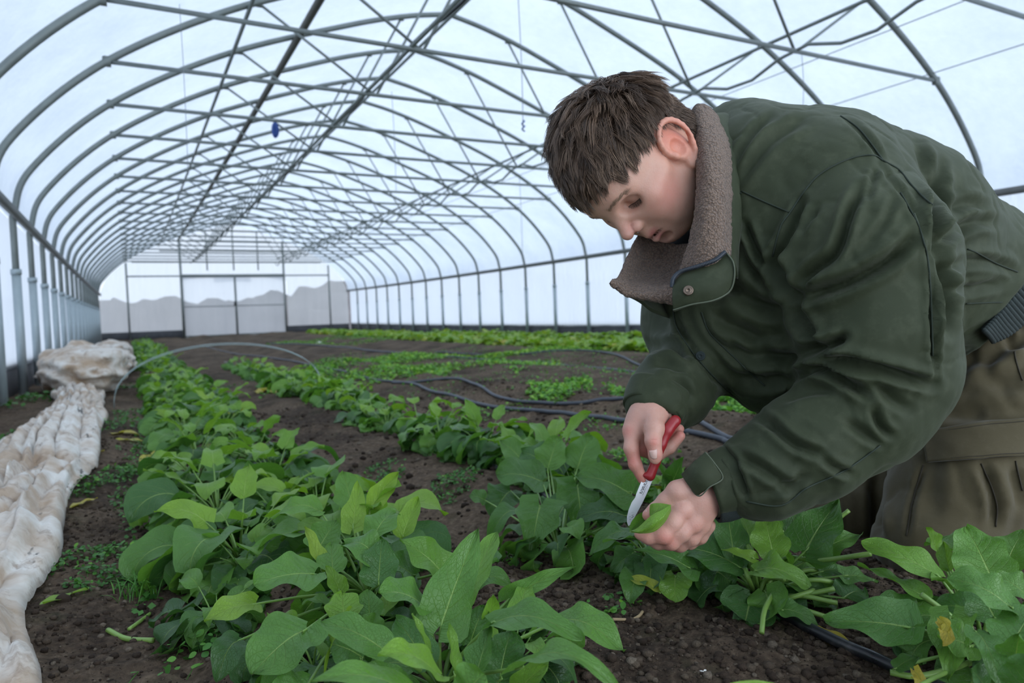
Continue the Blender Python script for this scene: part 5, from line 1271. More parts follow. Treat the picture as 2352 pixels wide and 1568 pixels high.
# short hair on the nape and behind the ears, rooted on the head itself
VNh = vnormals(Vh, Fh)@HR*(-1 if (vnormals(Vh, Fh)*(Vh-HO)).sum(1).mean() < 0 else 1)
sel = np.where((Hh[:, 0] < -.028) & (Hh[:, 1] > -.078+.25*(Hh[:, 0]+.10)) & (Hh[:, 1] < .05) & (np.abs(Hh[:, 2]) < .084) & ~((((Hh[:, 0]+.012)/.034)**2+((Hh[:, 1]-.008)/.046)**2 < 1) & (np.abs(Hh[:, 2]) > .05)))[0]
if len(sel):
    sel = sel[proj(q2w(Vh[sel]))[:, 0] < 1618]; ii = rr.choice(sel, 6500); p = Hh[ii]+rr.normal(size=(6500, 3))*.0010; D = VNh[ii]; pts2 = np.zeros((6500, 6, 3)); pts2[:, 0] = p; Ln = (.011+.016*np.clip((p[:, 1]+.07)/.09, 0, 1))*(.7+.6*rr.random(6500)); jit = rr.normal(size=(6500, 3))*.16
    for s in range(1, 6):
        w = np.array([-.12, -1., 0])+jit; w = w-D*(w*D).sum(1)[:, None]; w /= np.linalg.norm(w, axis=1)[:, None]; w = w+D*(.42-.06*s); w /= np.linalg.norm(w, axis=1)[:, None]; p = p+w*(Ln/5)[:, None]; pts2[:, s] = p
    hv, hf_, ha = ribbon(pts2, .00034+.00018*rr.random(6500), np.clip(.25+.2*rr.normal(size=6500), 0, 1)); link('nape_strands', mesh(q2w(HO+hv@HR.T), hf_, None, {'rnd': ha}), M_hair, cap_o)
# ================================================================== jacket
lo, hi = bbox([Q(1420, 230, .82), Q(2560, 700, .82), Q(1420, 1200, .9), Q(1420, 230, 1.62), Q(2500, 900, 1.62), Q(2400, 1000, .9)], .03)
J = Field(lo, hi, .0042)
# shoulders, chest, back
J.chain([Q(1735, 425, 1.12), Q(1850, 470, 1.15), Q(2010, 545, 1.22), Q(2200, 650, 1.32), Q(2330, 720, 1.36)], [.105, .150, .165, .145, .120], .05)
J.ell(Q(1760, 560, 1.12), (.135, .20, .15), None, .05)
J.chain([Q(1690, 720, 1.10), Q(1790, 820, 1.10), Q(1960, 830, 1.16)], [.075, .085, .10], .05)
J.chain([Q(1600, 660, 1.10), Q(1640, 760, 1.09)], [.055, .060], .04)
J.chain([Q(1700, 340, 1.20), Q(1600, 560, 1.30), Q(1590, 700, 1.27)], [.085, .10, .085], .05)     # far shoulder
J.chain([Q(2150, 690, 1.22), Q(2230, 700, 1.27)], [.075, .07], .04)                                 # side above the hem
# near sleeve
J.chain([Q(1905, 470, 1.06), Q(1975, 620, .99), Q(2010, 780, .96)], [.120, .122, .102], .03)
J.chain([Q(2010, 780, .96), Q(2055, 870, .955), Q(1985, 935, .955)], [.100, .072, .080], .03)
J.chain([Q(1985, 935, .955), Q(1850, 1030, .945), Q(1745, 1092, .940), Q(1672, 1112, .940)], [.076, .068, .058, .036], .025)
J.ell(Q(2115, 830, .965), (.035, .055, .05), None, .03)
# far sleeve
J.chain([Q(1595, 650, 1.25), Q(1572, 745, 1.22), Q(1590, 810, 1.17)], [.085, .068, .066], .03)
J.chain([Q(1600, 825, 1.16), Q(1545, 895, 1.06), Q(1508, 925, 1.02)], [.066, .056, .046], .03)
# openings: the neck, and the cuffs
J.cone(Q(1560, 470, 1.04), Q(1640, 640, 1.02), .085, .035, .012, 'sub')
J.cone(Q(1490, 1000, 1.0), Q(1497, 965, 1.004), .046, .034, .004, 'sub')
J.cone(Q(1575, 1150, .93), Q(1652, 1122, .94), .05, .029, .004, 'sub')
for d_ in (1.06, 1.14, 1.22, 1.30, 1.38): J.cone(Q(2332, 872, d_), Q(2478, 690, d_), .078, .078, .012, 'sub')
VJ, FJ = J.surf(); VJ = relax(VJ, FJ, 2, .5)
c3 = lambda L: [(1600+x*.4466, 200+y*.4466) for x, y in L]
c4 = lambda L: [(1400+x*.4144, 650+y*.4144) for x, y in L]
FL = [
 (c3([(850, 520), (790, 640), (715, 850), (600, 945), (500, 1075)]), .012, 13),
 (c3([(1130, 750), (1000, 880), (760, 1010), (500, 1092)]), .016, 16),
 (c3([(540, 580), (500, 700), (430, 850), (400, 960)]), .011, 12),
 (c3([(505, 1090), (540, 1200), (600, 1300), (560, 1370)]), .012, 15),
 (c3([(400, 860), (440, 970), (500, 1080)]), .012, 15),
 (c3([(770, 1280), (690, 1330), (600, 1345)]), .010, 12),
 (c3([(560, 1385), (700, 1400), (900, 1440), (1210, 1530)]), .014, 14),
 (c3([(240, 700), (300, 840), (375, 930)]), .010, 11),
 (c3([(200, 760), (260, 900), (350, 1000)]), .007, 12),
 (c3([(560, 160), (400, 260), (290, 380), (200, 500)]), .006, 14),
 (c3([(380, 150), (300, 220), (230, 330), (190, 430)]), .005, 10),
 (c3([(620, 620), (560, 700), (530, 760)]), .005, 10),
 (c3([(930, 400), (900, 500), (880, 600)]), .004, 9),
 (c3([(1020, 560), (960, 700), (860, 820)]), .004, 12),
 (c3([(900, 340), (1000, 470), (1120, 640), (1190, 850), (1210, 1100), (1210, 1380)]), .004, 7),
 (c3([(740, 150), (830, 210), (900, 290), (960, 380)]), .005, 8),
 (c3([(1120, 250), (1180, 420), (1215, 560), (1215, 700)]), .010, 12),
 (c3([(1240, 400), (1235, 560), (1225, 740), (1240, 850)]), .012, 14),
 (c3([(1230, 830), (1330, 740), (1440, 690), (1560, 700)]), .010, 14),
 (c3([(1270, 640), (1400, 600), (1500, 640)]), .006, 14),
 (c3([(1250, 960), (1380, 900), (1520, 900), (1640, 950)]), .007, 13),
 (c3([(1280, 1050), (1400, 1040), (1560, 1010)]), .006, 12),
 (c3([(1240, 860), (1270, 1000), (1290, 1150), (1300, 1270)]), .012, 14),
 (c3([(60, 1150), (200, 1240), (420, 1310)]), .007, 18),
 (c3([(160, 1000), (280, 1100), (460, 1160)]), .008, 18),
 (c3([(230, 1250), (380, 1370), (520, 1420)]), .007, 16),
 (c4([(1050, 530), (1130, 480), (1230, 500), (1330, 560), (1430, 620)]), .013, 13),
 (c4([(1090, 380), (1190, 350), (1290, 310)]), .012, 13),
 (c4([(1080, 440), (1140, 470), (1230, 480)]), .008, 8),
 (c4([(810, 740), (900, 790), (980, 860), (1060, 910), (1190, 950)]), .009, 12),
 (c4([(950, 650), (1100, 600), (1260, 590)]), .005, 14),
 (c4([(600, 910), (680, 980), (720, 1090), (760, 1200)]), .008, 9),
 (c4([(690, 960), (800, 1000), (950, 1100), (1040, 1150)]), .007, 13),
 (c4([(1180, 970), (1260, 1030), (1340, 1060)]), .006, 10),
 (c4([(1460, 700), (1500, 800), (1560, 850)]), .008, 11),
 (c4([(1490, 560), (1560, 640), (1660, 700)]), .005, 13),
 (c4([(1300, 760), (1450, 860), (1520, 880)]), .005, 12),
 (c4([(880, 1160), (1000, 1130), (1100, 1060)]), .005, 12),
 (c4([(205, 345), (260, 360), (350, 350), (430, 400)]), .012, 14),
 (c4([(340, 520), (400, 560), (450, 640)]), .007, 11),
 (c4([(250, 440), (330, 450), (420, 500)]), .006, 12),
 (c4([(350, 130), (400, 270), (500, 420), (600, 540), (700, 640)]), .006, 9),
 (c4([(500, 150), (560, 280), (700, 420), (880, 580)]), .004, 8),
 (c4([(640, 330), (780, 400), (960, 420), (1060, 380)]), .009, 18),
 (c4([(700, 520), (850, 540), (1000, 500)]), .009, 18),
 (c4([(1790, 0), (1790, 200), (1800, 400), (1800, 540)]), .005, 7),
]
def jgen(V, N, px):
    a = fbm(V[:, 0]*11, V[:, 1]*11, V[:, 2]*11, 3, 61)*.0030
    s = np.abs(vn(V[:, 0]*22+V[:, 1]*10, V[:, 1]*18-V[:, 0]*9, V[:, 2]*16, 62)); b = -.0022*np.exp(-(s/.10)**2)
    s = np.abs(vn(V[:, 0]*38, V[:, 1]*30+V[:, 0]*20, V[:, 2]*30, 63)); c_ = -.0006*np.exp(-(s/.14)**2)
    return a+b+c_
VJ2 = folds(VJ, FJ, [(a_, b_*1.35, c__*.82) for a_, b_, c__ in FL], jgen); VJ2 = relax(VJ2, FJ, 1, .35)
jacket = qmesh('jacket', VJ2, FJ, M_jack, body, label='dark green padded jacket')
def bvh_of(V, Fc): return BVHTree.FromPolygons([tuple(p) for p in q2w(V)], [tuple(f) for f in Fc[:, ::-1].tolist()])
BJ = bvh_of(VJ2, FJ)
def onto(bv, px, py, off=.0012, dflt=None):
    a = P(px, py, 1)-CAM; h = bv.ray_cast(Vector(CAM), Vector(a))
    if h[0] is None: return dflt
    n_ = np.array(h[1]); n_ = n_ if n_@a < 0 else -n_
    return np.array(h[0])+n_*off-unit(a)*off*.5
def seam(bv, pts, mat, parent, r=.0012, name='seam', n=None, off=.0006):
    pp = catmull(np.array(pts, float), n or max(12, int(sum(np.linalg.norm(np.diff(np.array(pts), axis=0), axis=1))/7)))
    L = [onto(bv, x, y, off) for x, y in pp]; seg = []; out = []
    for q in L:
        if q is None or (seg and np.linalg.norm(q-seg[-1]) > .03):
            if len(seg) > 3: out.append(seg)
            seg = [] if q is None else [q]
        else: seg.append(q)
    if len(seg) > 3: out.append(seg)
    if not out: return None
    out.sort(key=len); s_ = np.array(out[-1]); s_[1:-1] = (s_[:-2]+s_[1:-1]*2+s_[2:])/4
    m = MB(); m.add(*tube(s_, r, 6)); return m.build(name, mat, parent)
SE = [c3([(390, 870), (430, 720), (480, 645), (560, 530), (640, 445), (780, 372), (900, 350), (960, 380)]), c3([(960, 380), (1040, 425), (1100, 500), (1160, 560), (1212, 605)]), c3([(232, 535), (350, 590), (472, 642)]), c3([(172, 555), (232, 545)]),
      c3([(1050, 545), (1130, 690), (1170, 800), (1195, 950), (1210, 1150), (1215, 1380)]), c3([(1235, 800), (1265, 828), (1360, 828), (1440, 850), (1540, 905), (1650, 950)]), c3([(740, 150), (830, 210), (905, 300), (960, 380)]),
      c4([(350, 140), (375, 250), (450, 370), (560, 500), (680, 620)]), c4([(510, 160), (560, 280), (700, 420), (860, 570)]), c4([(760, 1210), (950, 1230), (1100, 1130), (1300, 1040), (1500, 900)]), c3([(1290, 1120), (1420, 1110), (1570, 1105)])]
for s_ in SE: seam(BJ, s_, M_thread, jacket)
seam(BJ, c3([(1120, 650), (1165, 780), (1192, 930), (1205, 1150)]), M_thread2, jacket, .0008, 'worn_edge')
# ------------------------------------------------------------------ sheets: collar, flaps, cuffs
def sheet(rows, nu, nv, thick, mat, name, parent, gen=None, solid=True, **k):
    """rows: list of rows of view points; smoothed both ways"""
    R_ = np.array([catmull(np.array(r_, float), nu) for r_ in rows]); G = np.stack([catmull(R_[:, j], nv) for j in range(nu)], 1)
    if gen is not None: G = gen(G)
    o = link(name, mesh(q2w(G.reshape(-1, 3)), grid_faces(nv, nu)), mat, parent, True, **k)
    if solid: md = o.modifiers.new('t', 'SOLIDIFY'); md.thickness = thick; md.offset = 0; 
    b = o.modifiers.new('b', 'BEVEL') if False else None
    return o
def rough(amp, sc, seed=5):
    def g(G):
        du = np.gradient(G, axis=0); dv = np.gradient(G, axis=1); n_ = np.cross(du, dv); n_ /= np.linalg.norm(n_, axis=2)[..., None]+1e-12
        return G+n_*(amp*fbm(G[..., 0]*sc, G[..., 1]*sc, G[..., 2]*sc, 3, seed))[..., None]
    return g
collar = sheet([
 [Q(1592, 262, 1.060), Q(1602, 242, 1.055), Q(1628, 250, 1.060), Q(1650, 278, 1.075)],
 [Q(1598, 330, 1.020), Q(1618, 320, 1.000), Q(1650, 325, 1.000), Q(1672, 335, 1.030)],
 [Q(1604, 400, .990), Q(1625, 395, .965), Q(1656, 400, .968), Q(1676, 405, 1.000)],
 [Q(1600, 480, .975), Q(1622, 475, .950), Q(1656, 478, .952), Q(1676, 480, .985)],
 [Q(1588, 550, .975), Q(1612, 548, .945), Q(1652, 545, .943), Q(1676, 545, .970)],
 [Q(1568, 612, .985), Q(1598, 605, .950), Q(1640, 592, .935), Q(1674, 578, .955)],
 [Q(1560, 640, .990), Q(1590, 630, .960), Q(1640, 612, .945), Q(1672, 600, .960)]], 26, 90, .007, M_fleece, 'collar_lining', jacket, rough(.0016, 190), label='brown fleece collar lining')
sheet([
 [Q(1480, 520, 1.10), Q(1500, 540, 1.10), Q(1545, 560, 1.085), Q(1600, 560, 1.06)],
 [Q(1462, 548, 1.085), Q(1495, 575, 1.10), Q(1550, 600, 1.085), Q(1600, 600, 1.05)],
 [Q(1440, 595, 1.060), Q(1480, 615, 1.085), Q(1540, 635, 1.065), Q(1590, 635, 1.03)],
 [Q(1420, 635, 1.030), Q(1465, 645, 1.055), Q(1520, 655, 1.035), Q(1570, 652, 1.005)],
 [Q(1404, 644, 1.010), Q(1450, 655, 1.025), Q(1505, 664, 1.005), Q(1552, 660, .985)],
 [Q(1403, 652, 1.006), Q(1440, 672, 1.010), Q(1500, 683, .990), Q(1550, 688, .975)],
 [Q(1412, 656, 1.010), Q(1442, 678, 1.015), Q(1502, 690, .997), Q(1550, 696, .985)]], 50, 60, .006, M_fleece, 'collar_lining', jacket, rough(.0014, 190, 8), label='brown fleece collar lining, far side')
sheet([
 [Q(1478, 515, 1.120), Q(1470, 540, 1.110), Q(1452, 575, 1.095)],
 [Q(1470, 560, 1.15), Q(1452, 600, 1.12), Q(1428, 640, 1.07)],
 [Q(1500, 640, 1.14), Q(1470, 670, 1.09), Q(1425, 668, 1.03)],
 [Q(1540, 730, 1.10), Q(1500, 715, 1.06), Q(1470, 690, 1.02)]], 20, 30, .004, M_jack, 'collar_shell', jacket)
# outer shell of the near collar, turning down onto the shoulder
sheet([
 [Q(1640, 262, 1.075), Q(1668, 262, 1.10), Q(1690, 285, 1.12)],
 [Q(1668, 330, 1.030), Q(1692, 335, 1.04), Q(1716, 350, 1.06)],
 [Q(1673, 405, .998), Q(1692, 410, 1.01), Q(1712, 420, 1.03)],
 [Q(1674, 480, .982), Q(1688, 485, .99), Q(1706, 492, 1.01)],
 [Q(1674, 545, .968), Q(1684, 552, .975), Q(1696, 562, .995)],
 [Q(1672, 590, .955), Q(1684, 610, .965), Q(1692, 640, .985)]], 12, 50, .004, M_jack, 'collar_shell', jacket, rough(.001, 30))
flap = sheet([
 [Q(1547, 650, .955), Q(1572, 626, .950), Q(1625, 610, .940), Q(1672, 582, .938)],
 [Q(1546, 668, .945), Q(1575, 650, .936), Q(1630, 634, .930), Q(1684, 604, .930)],
 [Q(1545, 690, .942), Q(1580, 676, .932), Q(1635, 660, .926), Q(1688, 632, .930)],
 [Q(1546, 706, .944), Q(1585, 694, .935), Q(1640, 682, .930), Q(1682, 658, .935)],
 [Q(1547, 714, .950), Q(1588, 700, .940), Q(1640, 690, .935), Q(1672, 672, .940)]], 40, 34, .004, M_jack, 'collar_flap', jacket, rough(.0012, 26))
def qtube(name, pts, r, mat, parent, n=60, sides=8):
    m = MB(); m.add(*tube(q2w(catmull(np.array(pts), n)), r, sides)); return m.build(name, mat, parent)
qtube('piping', [Q(1546, 712, .943), Q(1588, 699, .934), Q(1640, 689, .929), Q(1676, 668, .932), Q(1687, 632, .926), Q(1684, 602, .926), Q(1670, 582, .934)], .0011, M_thread2, flap)
zp = catmull(np.array([Q(1543, 660, .952), Q(1546, 640, .950), Q(1562, 624, .947), Q(1600, 612, .938), Q(1640, 598, .931), Q(1666, 578, .932)]), 64)
zip_o = MB(); zip_o.add(*tube(q2w(zp), .0030, 8)); zo = zip_o.build('zipper', M_black, jacket)
m = MB()
for i in range(1, 63):
    tdir = unit(zp[i+1]-zp[i-1]); nrm = np.array([0, 0, 1.0]); s_ = np.cross(tdir, nrm); m.add(*tube(q2w(np.array([zp[i]-s_*.0026+nrm*.0024, zp[i]+s_*.0026+nrm*.0024])), .00075, 5))
m.build('teeth', simple('dark_zip_teeth', (.05, .06, .075), .3, .3), zo)
def snap(px, py, d, nrm, rad, mat, parent, name='snap_button'):
    c = Q(px, py, d); nrm = unit(nrm); a = unit(np.cross(nrm, [0, 1, .1])); b = np.cross(nrm, a); pr = [(0, .0006), (.25, .0006), (.3, .0016), (.55, .0018), (.62, .0010), (.8, .0022), (1.0, .0016), (1.05, 0)]
    th_ = np.linspace(0, 2*math.pi, 28, endpoint=False); v = np.array([c+nrm*z_+(a*np.cos(x)+b*np.sin(x))*r_*rad for r_, z_ in pr for x in th_]); return link(name, mesh(q2w(v), grid_faces(len(pr), 28, True)), mat, parent)
snap(1581, 667, .9275, np.array([-.25, .1, 1]), .0066, M_metal, flap)
sb = onto(BJ, 1609, 817, .002); 
qv = (sb-CAM)@VB.T; snap(1609, 817, -qv[2], np.array([-.35, -.1, 1]), .0068, M_rib, jacket)
# cuffs
def ring_sheet(name, c0, c1, r0, r1, mat, parent, thick=.003, nrm_up=None, wob=.0, seed=1, rows=10):
    ax = unit(c1-c0); a = unit(np.cross(ax, [0, 0, 1.])); b = np.cross(ax, a); th_ = np.linspace(0, 2*math.pi, 72, endpoint=False); v = []
    for i in range(rows):
        t_ = i/(rows-1); c_ = c0+(c1-c0)*t_; rad_ = r0+(r1-r0)*t_+.0012*math.sin(t_*math.pi)
        for x in th_: v.append(c_+(a*math.cos(x)+b*math.sin(x)*.92)*(rad_+wob*math.sin(3*x+seed)+wob*.6*math.sin(7*x+seed*2+2*t_)))
    o = link(name, mesh(q2w(np.array(v)), grid_faces(rows, 72, True)), mat, parent); md = o.modifiers.new('t', 'SOLIDIFY'); md.thickness = thick; md.offset = 0; return o
cuff = ring_sheet('cuff', Q(1690, 1098, .940), Q(1622, 1124, .937), .0435, .0375, M_jack, jacket, .004, wob=.0012)
ring_sheet('inner_cuff', Q(1672, 1120, .942), Q(1628, 1136, .940), .0385, .0345, M_rib, jacket, .004, wob=.0015, seed=4)
ring_sheet('cuff', Q(1515, 905, 1.030), Q(1497, 950, 1.008), .0470, .0415, M_jack, jacket, .004, wob=.0015, seed=2)
ring_sheet('inner_cuff', Q(1512, 915, 1.025), Q(1498, 951, 1.008), .0420, .0385, M_rib, jacket, .003, wob=.0010, seed=3)
tab = sheet([
 [Q(1566, 1089, .925), Q(1590, 1066, .909), Q(1621, 1038, .912)],
 [Q(1576, 1105, .911), Q(1603, 1083, .897), Q(1636, 1060, .900)],
 [Q(1590, 1123, .905), Q(1616, 1103, .892), Q(1650, 1082, .896)],
 [Q(1602, 1138, .904), Q(1630, 1118, .893), Q(1660, 1097, .897)]], 26, 26, .0035, M_jack, 'cuff_tab', cuff, rough(.0006, 60))
qtube('piping', [Q(1567, 1091, .923), Q(1602, 1138, .902), Q(1630, 1118, .891), Q(1660, 1097, .895), Q(1640, 1062, .898), Q(1621, 1039, .910)], .0009, M_thread2, tab)
# hem rib at the waist
sheet([
 [Q(2350, 642, 1.200), Q(2376, 670, 1.215), Q(2402, 700, 1.26)],
 [Q(2315, 690, 1.175), Q(2334, 712, 1.190), Q(2356, 738, 1.23)],
 [Q(2284, 728, 1.160), Q(2300, 748, 1.175), Q(2318, 768, 1.21)],
 [Q(2256, 758, 1.150), Q(2268, 770, 1.165), Q(2280, 786, 1.20)]], 14, 110, .006, M_rib, 'hem_band', jacket,
 lambda G: G+np.array([0, 0, 1.])*(.0035*np.sin(np.arange(G.shape[0])*.9))[:, None, None])
# dark inner layer at the neck
m = Field(*bbox([Q(1520, 540, .95), Q(1720, 720, 1.2)], .03), .006); m.chain([Q(1600, 590, 1.125), Q(1660, 660, 1.13)], [.050, .075], .03)
vi, fi = m.surf(); qmesh('inner_shirt', relax(vi, fi, 2), fi, M_inner, body)
# ================================================================== trousers
TR = Field(*bbox([Q(1780, 700, 1.02), Q(2600, 700, 1.02), Q(1780, 1320, 1.1), Q(1780, 700, 1.75), Q(2600, 1320, 1.75)], .04), .0062)
TR.chain([Q(2390, 790, 1.36), Q(2300, 930, 1.30), Q(2215, 1120, 1.24), Q(2150, 1262, 1.20)], [.150, .140, .118, .098], .03)
TR.chain([Q(2440, 760, 1.45), Q(2300, 800, 1.40), Q(2220, 790, 1.36)], [.17, .135, .085], .04)
TR.chain([Q(2150, 1262, 1.20), Q(2420, 1240, 1.42), Q(2560, 1180, 1.55)], [.092, .078, .07], .03)
TR.chain([Q(2300, 880, 1.62), Q(2060, 1080, 1.52), Q(1930, 1200, 1.48)], [.15, .115, .095], .03)
TR.chain([Q(1930, 1200, 1.48), Q(2200, 1130, 1.75)], [.090, .075], .03)
VT, FT = TR.surf(); VT = relax(VT, FT, 2)
TL = [(c4([(2040, 330), (1950, 480), (1820, 640), (1740, 740)]), .008, 16), (c4([(2297, 300), (2150, 380), (2060, 460)]), .010, 14), (c4([(2060, 480), (2180, 560), (2297, 540)]), .006, 18), (c4([(1790, 660), (1900, 720), (2100, 730)]), .008, 16),
      (c4([(2060, 1000), (2110, 1120), (2140, 1250), (2130, 1350)]), .010, 12), (c4([(2230, 1000), (2270, 1150), (2290, 1250)]), .007, 12), (c4([(1480, 1050), (1470, 1200), (1480, 1400)]), .012, 12), (c4([(1720, 1030), (1680, 1180), (1650, 1400)]), .004, 7), (c4([(1880, 480), (2000, 420), (2200, 420)]), .007, 15), (c4([(1800, 900), (1780, 1100), (1800, 1300)]), .004, 20),
      (c4([(2180, 250), (2240, 340), (2297, 330)]), .008, 10)]
VT2 = folds(VT, FT, TL, lambda V, N, px: fbm(V[:, 0]*10, V[:, 1]*10, V[:, 2]*10, 3, 71)*.005-.003*np.exp(-(vn(V[:, 0]*20, V[:, 1]*14, V[:, 2]*20, 72)/.14)**2))
trousers = qmesh('trousers', VT2, FT, M_trou, body, label='olive brown work trousers')
BT = bvh_of(VT2, FT)
for s_ in (c4([(1740, 1010), (1700, 1140), (1670, 1260), (1648, 1400)]), c4([(2240, 345), (2255, 440), (2290, 540)]), c4([(2060, 1000), (2115, 1120), (2150, 1240), (2140, 1350)]), c4([(2250, 985), (2290, 1150)]), c4([(1560, 845), (1650, 850), (1745, 855)])): seam(BT, s_, M_thread3, trousers, .0013)
def surf_patch(bv, TL_, TR_, BR_, BL_, off, mat, name, parent, nx=24, ny=16, cut=None):
    g = []
    for i in range(ny):
        for j in range(nx):
            u, w = j/(nx-1), i/(ny-1); a = np.array(TL_)*(1-u)+np.array(TR_)*u; b = np.array(BL_)*(1-u)+np.array(BR_)*u; p_ = a*(1-w)+b*w
            if cut is not None: p_ = cut(u, w, p_)
            q = onto(bv, p_[0], p_[1], off); g.append(q if q is not None else (g[-1] if g else P(p_[0], p_[1], 1.15)))
    g = np.array(g).reshape(ny, nx, 3)
    for _ in range(4): g[1:-1] = (g[:-2]+2*g[1:-1]+g[2:])/4; g[:, 1:-1] = (g[:, :-2]+2*g[:, 1:-1]+g[:, 2:])/4
    o = link(name, mesh(g.reshape(-1, 3), grid_faces(ny, nx)), mat, parent); md = o.modifiers.new('t', 'SOLIDIFY'); md.thickness = .004; md.offset = 0; return o, g
pf, g = surf_patch(BT, (2123, 992), (2400, 955), (2400, 1042), (2132, 1066), .007, M_trou, 'pocket_flap', trousers, 40, 14)
for rr_ in (1, 12):
    m = MB(); m.add(*tube(g[rr_, 1:-1]+(_cF*-.0028), .0007, 5)); m.build('stitching', M_thread3, pf)
M_boot = simple('dark_brown_boot_leather', (.035, .024, .016), .5, 0, .3, 60, .2, 300)
for a_, b_, c_, tg in ((Q(2540, 1185, 1.53), Q(2600, 1215, 1.62), Q(2700, 1205, 1.72), 0), (Q(2200, 1130, 1.76), Q(2270, 1130, 1.86), Q(2360, 1110, 1.98), 1)):
    bt = Field(*bbox([a_, b_, c_], .12), .006); bt.chain([a_, b_], [.056, .050], .02); bt.chain([b_, c_], [.046, .036], .02); v_, f_ = bt.surf(); bo = qmesh('boot', relax(v_, f_, 2), f_, M_boot, body)
# ================================================================== knife, held leaf
knife = empty('paring_knife', tuple(q2w(Q(1497, 1090, KD))), label='small serrated knife with a red handle held in the far hand', category='knife')
kp = np.array(knife.location)
f = Field(*bbox([Q(1470, 940, .94), Q(1580, 1110, 1.0)], .012), .0012)
f.chain([Q(1493, 1093, .966), Q(1506, 1060, .966), Q(1519, 1020, .966), Q(1533, 988, .968), Q(1551, 966, .972)], [.0070, .0062, .0068, .0078, .0080], .004)
f.ell(Q(1489, 1091, .966), (.0085, .004, .006), None, .003)
f.cone(Q(1527, 1040, .957), Q(1556, 975, .963), .0014, .0014, .0015, 'sub')
V, Fc = f.surf(); V = relax(V, Fc, 2)
t = NT('red_plastic'); t.pbr(Base_Color=(.30, .018, .022), Roughness=.38); link('handle', mesh(q2w(V)-kp, Fc[:, ::-1]), t.m, knife)
def blade_pts():
    L = [(1477, 1096), (1469, 1115), (1461, 1135), (1459, 1142), (1451, 1153), (1444, 1170), (1440, 1186), (1440, 1198), (1443, 1208)]
    Rr = []; a = np.array([1447., 1205.]); b = np.array([1501., 1096.]); nn = 34
    for i in range(nn*2+1):
        t_ = i/(nn*2); p_ = a+(b-a)*t_; nrm = np.array([.896, .444]); bow = 2.5*math.sin(math.pi*t_); p_ = p_+nrm*(bow+(1.1 if i % 2 else 0)); Rr.append(tuple(p_))
    return L+Rr
bp = blade_pts(); nb_ = len(bp); dd = .966; V = np.array([Q(x, y, dd) for x, y in bp]+[Q(x, y, dd+.0011) for x, y in bp]); i = np.arange(nb_); j = (i+1) % nb_
import bmesh
bm = bmesh.new(); vs = [bm.verts.new(tuple(p_)) for p_ in (q2w(V)-kp)]
bm.faces.new(vs[:nb_]); bm.faces.new(vs[nb_:][::-1])
for a_, b_ in zip(i, j): bm.faces.new((vs[a_], vs[nb_+a_], vs[nb_+b_], vs[b_]))
bmesh.ops.recalc_face_normals(bm, faces=bm.faces); bmesh.ops.triangulate(bm, faces=[f_ for f_ in bm.faces if len(f_.verts) > 4]); me = bpy.data.meshes.new('blade'); bm.to_mesh(me); bm.free()
t = NT('polished_steel'); co = t.obj(); t.pbr(Base_Color=t.mix(t.noise(co, 120), (.90, .91, .94), (.78, .80, .84)), Metallic=.25, Roughness=.38); blade = link('blade', me, t.m, knife, smooth=False)
# etched mark on the blade: a worn, unreadable block of dark lettering and a hair line
M_etch = simple('etched_mark', (.05, .05, .05), .6); m = MB(); r = np.random.default_rng(2); base = np.array([1486., 1103.]); dr_ = np.array([-.44, .9]); dr_ /= np.linalg.norm(dr_); cr_ = np.array([.9, .44]); cr_ /= np.linalg.norm(cr_)
def qbar(c, along, across, l, w_, z):
    c = np.array(c); P4 = [c+along*l/2+across*w_/2, c-along*l/2+across*w_/2, c-along*l/2-across*w_/2, c+along*l/2-across*w_/2]
    v = [Q(x, y, z) for x, y in P4]+[Q(x, y, z+.0003) for x, y in P4]; return q2w(np.array(v))-kp, np.array([[0, 1, 2, 3], [4, 7, 6, 5], [0, 4, 5, 1], [1, 5, 6, 2], [2, 6, 7, 3], [3, 7, 4, 0]])
for k in range(9):
    c_ = base+dr_*(1.5+k*3.7)-cr_*(.0); wd_ = 5.2+1.2*r.random()
    m.add(*qbar(c_, dr_, cr_, .9, wd_, dd-.0003)); 
    m.add(*qbar(c_+dr_*1.5+cr_*(wd_/2-.5)*(1 if k % 2 else -1), dr_, cr_, 2.6, 1.1, dd-.0003))
    if k in (0, 2, 4, 5, 8): m.add(*qbar(c_+dr_*1.6, dr_, cr_, 1.0, wd_*.8, dd-.0003))
m.add(*qbar(base+dr_*22+cr_*5.6, dr_, cr_, 26, .6, dd-.0003)); m.build('etched_mark', M_etch, blade, smooth=False)
m = MB()
for k in range(16):
    c_ = np.array([1446., 1198.])+np.array([r.random()*9, -r.random()*26]); m.add(*qbar(c_, unit(r.normal(size=2)), unit(r.normal(size=2)), .6+1.3*r.random(), .6+.6*r.random(), dd-.0003))
m.build('soil_specks', M_crumb, blade, smooth=False)
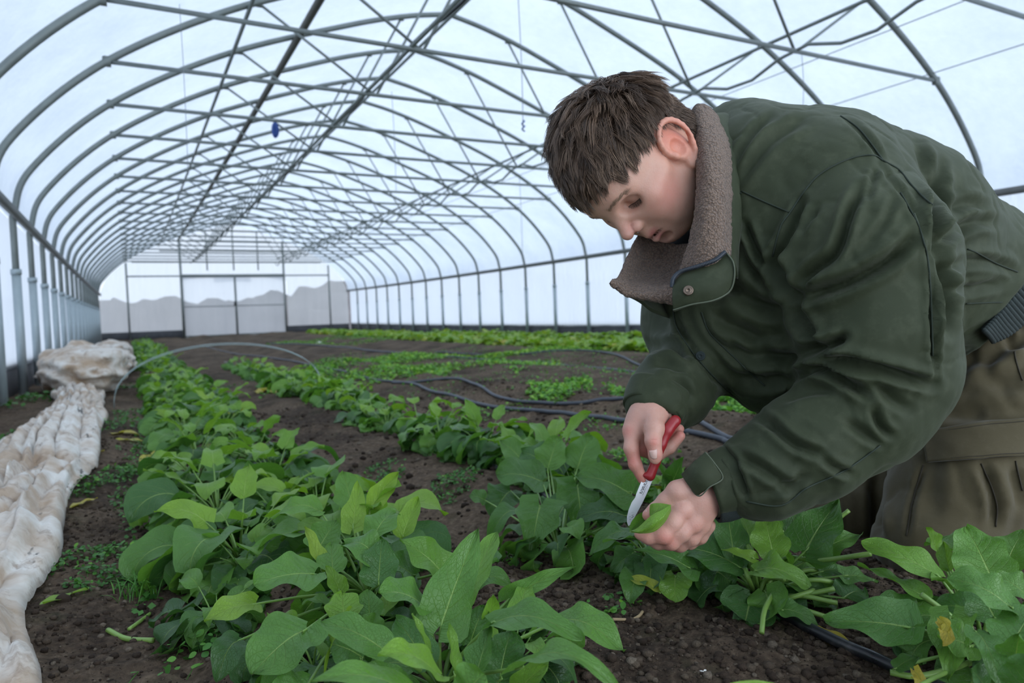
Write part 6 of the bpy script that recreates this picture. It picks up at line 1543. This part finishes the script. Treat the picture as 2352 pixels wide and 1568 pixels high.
# rolled spinach leaf in the near hand
hl = empty('held_leaf', tuple(q2w(Q(1490, 1190, .925))), label='folded bright spinach leaf pinched between the thumb and fingers of the near hand', category='leaf'); hp = np.array(hl.location)
def hsheet(rows, tone, name='blade', nu=24, nv=18):
    R_ = np.array([catmull(np.array(r_, float), nu) for r_ in rows]); G = np.stack([catmull(R_[:, j_], nv) for j_ in range(nu)], 1)
    u_, v_ = np.meshgrid(np.linspace(.12, .98, nu), np.linspace(0, 1, nv)); m_ = MB(); m_.add(q2w(G.reshape(-1, 3))-hp, grid_faces(nv, nu), np.stack([v_*.55+.02, u_], -1).reshape(-1, 2), tone); o = m_.build(name, M_leaf, hl); o.color = (0, 0, 0, 1); return o
hsheet([[Q(1447, 1219, .912), Q(1464, 1212, .903), Q(1495, 1184, .895), Q(1522, 1170, .895), Q(1541, 1158, .902)],
        [Q(1449, 1219, .905), Q(1470, 1221, .897), Q(1500, 1206, .888), Q(1526, 1186, .890), Q(1541, 1164, .900)],
        [Q(1450, 1222, .912), Q(1474, 1225, .902), Q(1504, 1220, .899), Q(1528, 1198, .900), Q(1542, 1172, .906)]], .60)
hsheet([[Q(1446, 1220, .915), Q(1449, 1200, .925), Q(1464, 1182, .940), Q(1480, 1174, .945), Q(1496, 1168, .948)],
        [Q(1450, 1219, .920), Q(1460, 1205, .938), Q(1474, 1192, .948), Q(1488, 1184, .952), Q(1500, 1178, .950)],
        [Q(1455, 1217, .918), Q(1470, 1210, .930), Q(1485, 1200, .938), Q(1497, 1192, .938), Q(1510, 1184, .930)]], .42, 'blade_fold')
hsheet([[Q(1492, 1184, .915), Q(1492, 1166, .915), Q(1496, 1157, .912), Q(1515, 1155, .908), Q(1541, 1159, .905)],
        [Q(1494, 1184, .912), Q(1500, 1168, .909), Q(1510, 1164, .906), Q(1524, 1163, .903), Q(1541, 1162, .903)],
        [Q(1497, 1186, .908), Q(1506, 1178, .904), Q(1516, 1174, .901), Q(1528, 1170, .900), Q(1541, 1166, .902)]], .56, 'blade_fold')
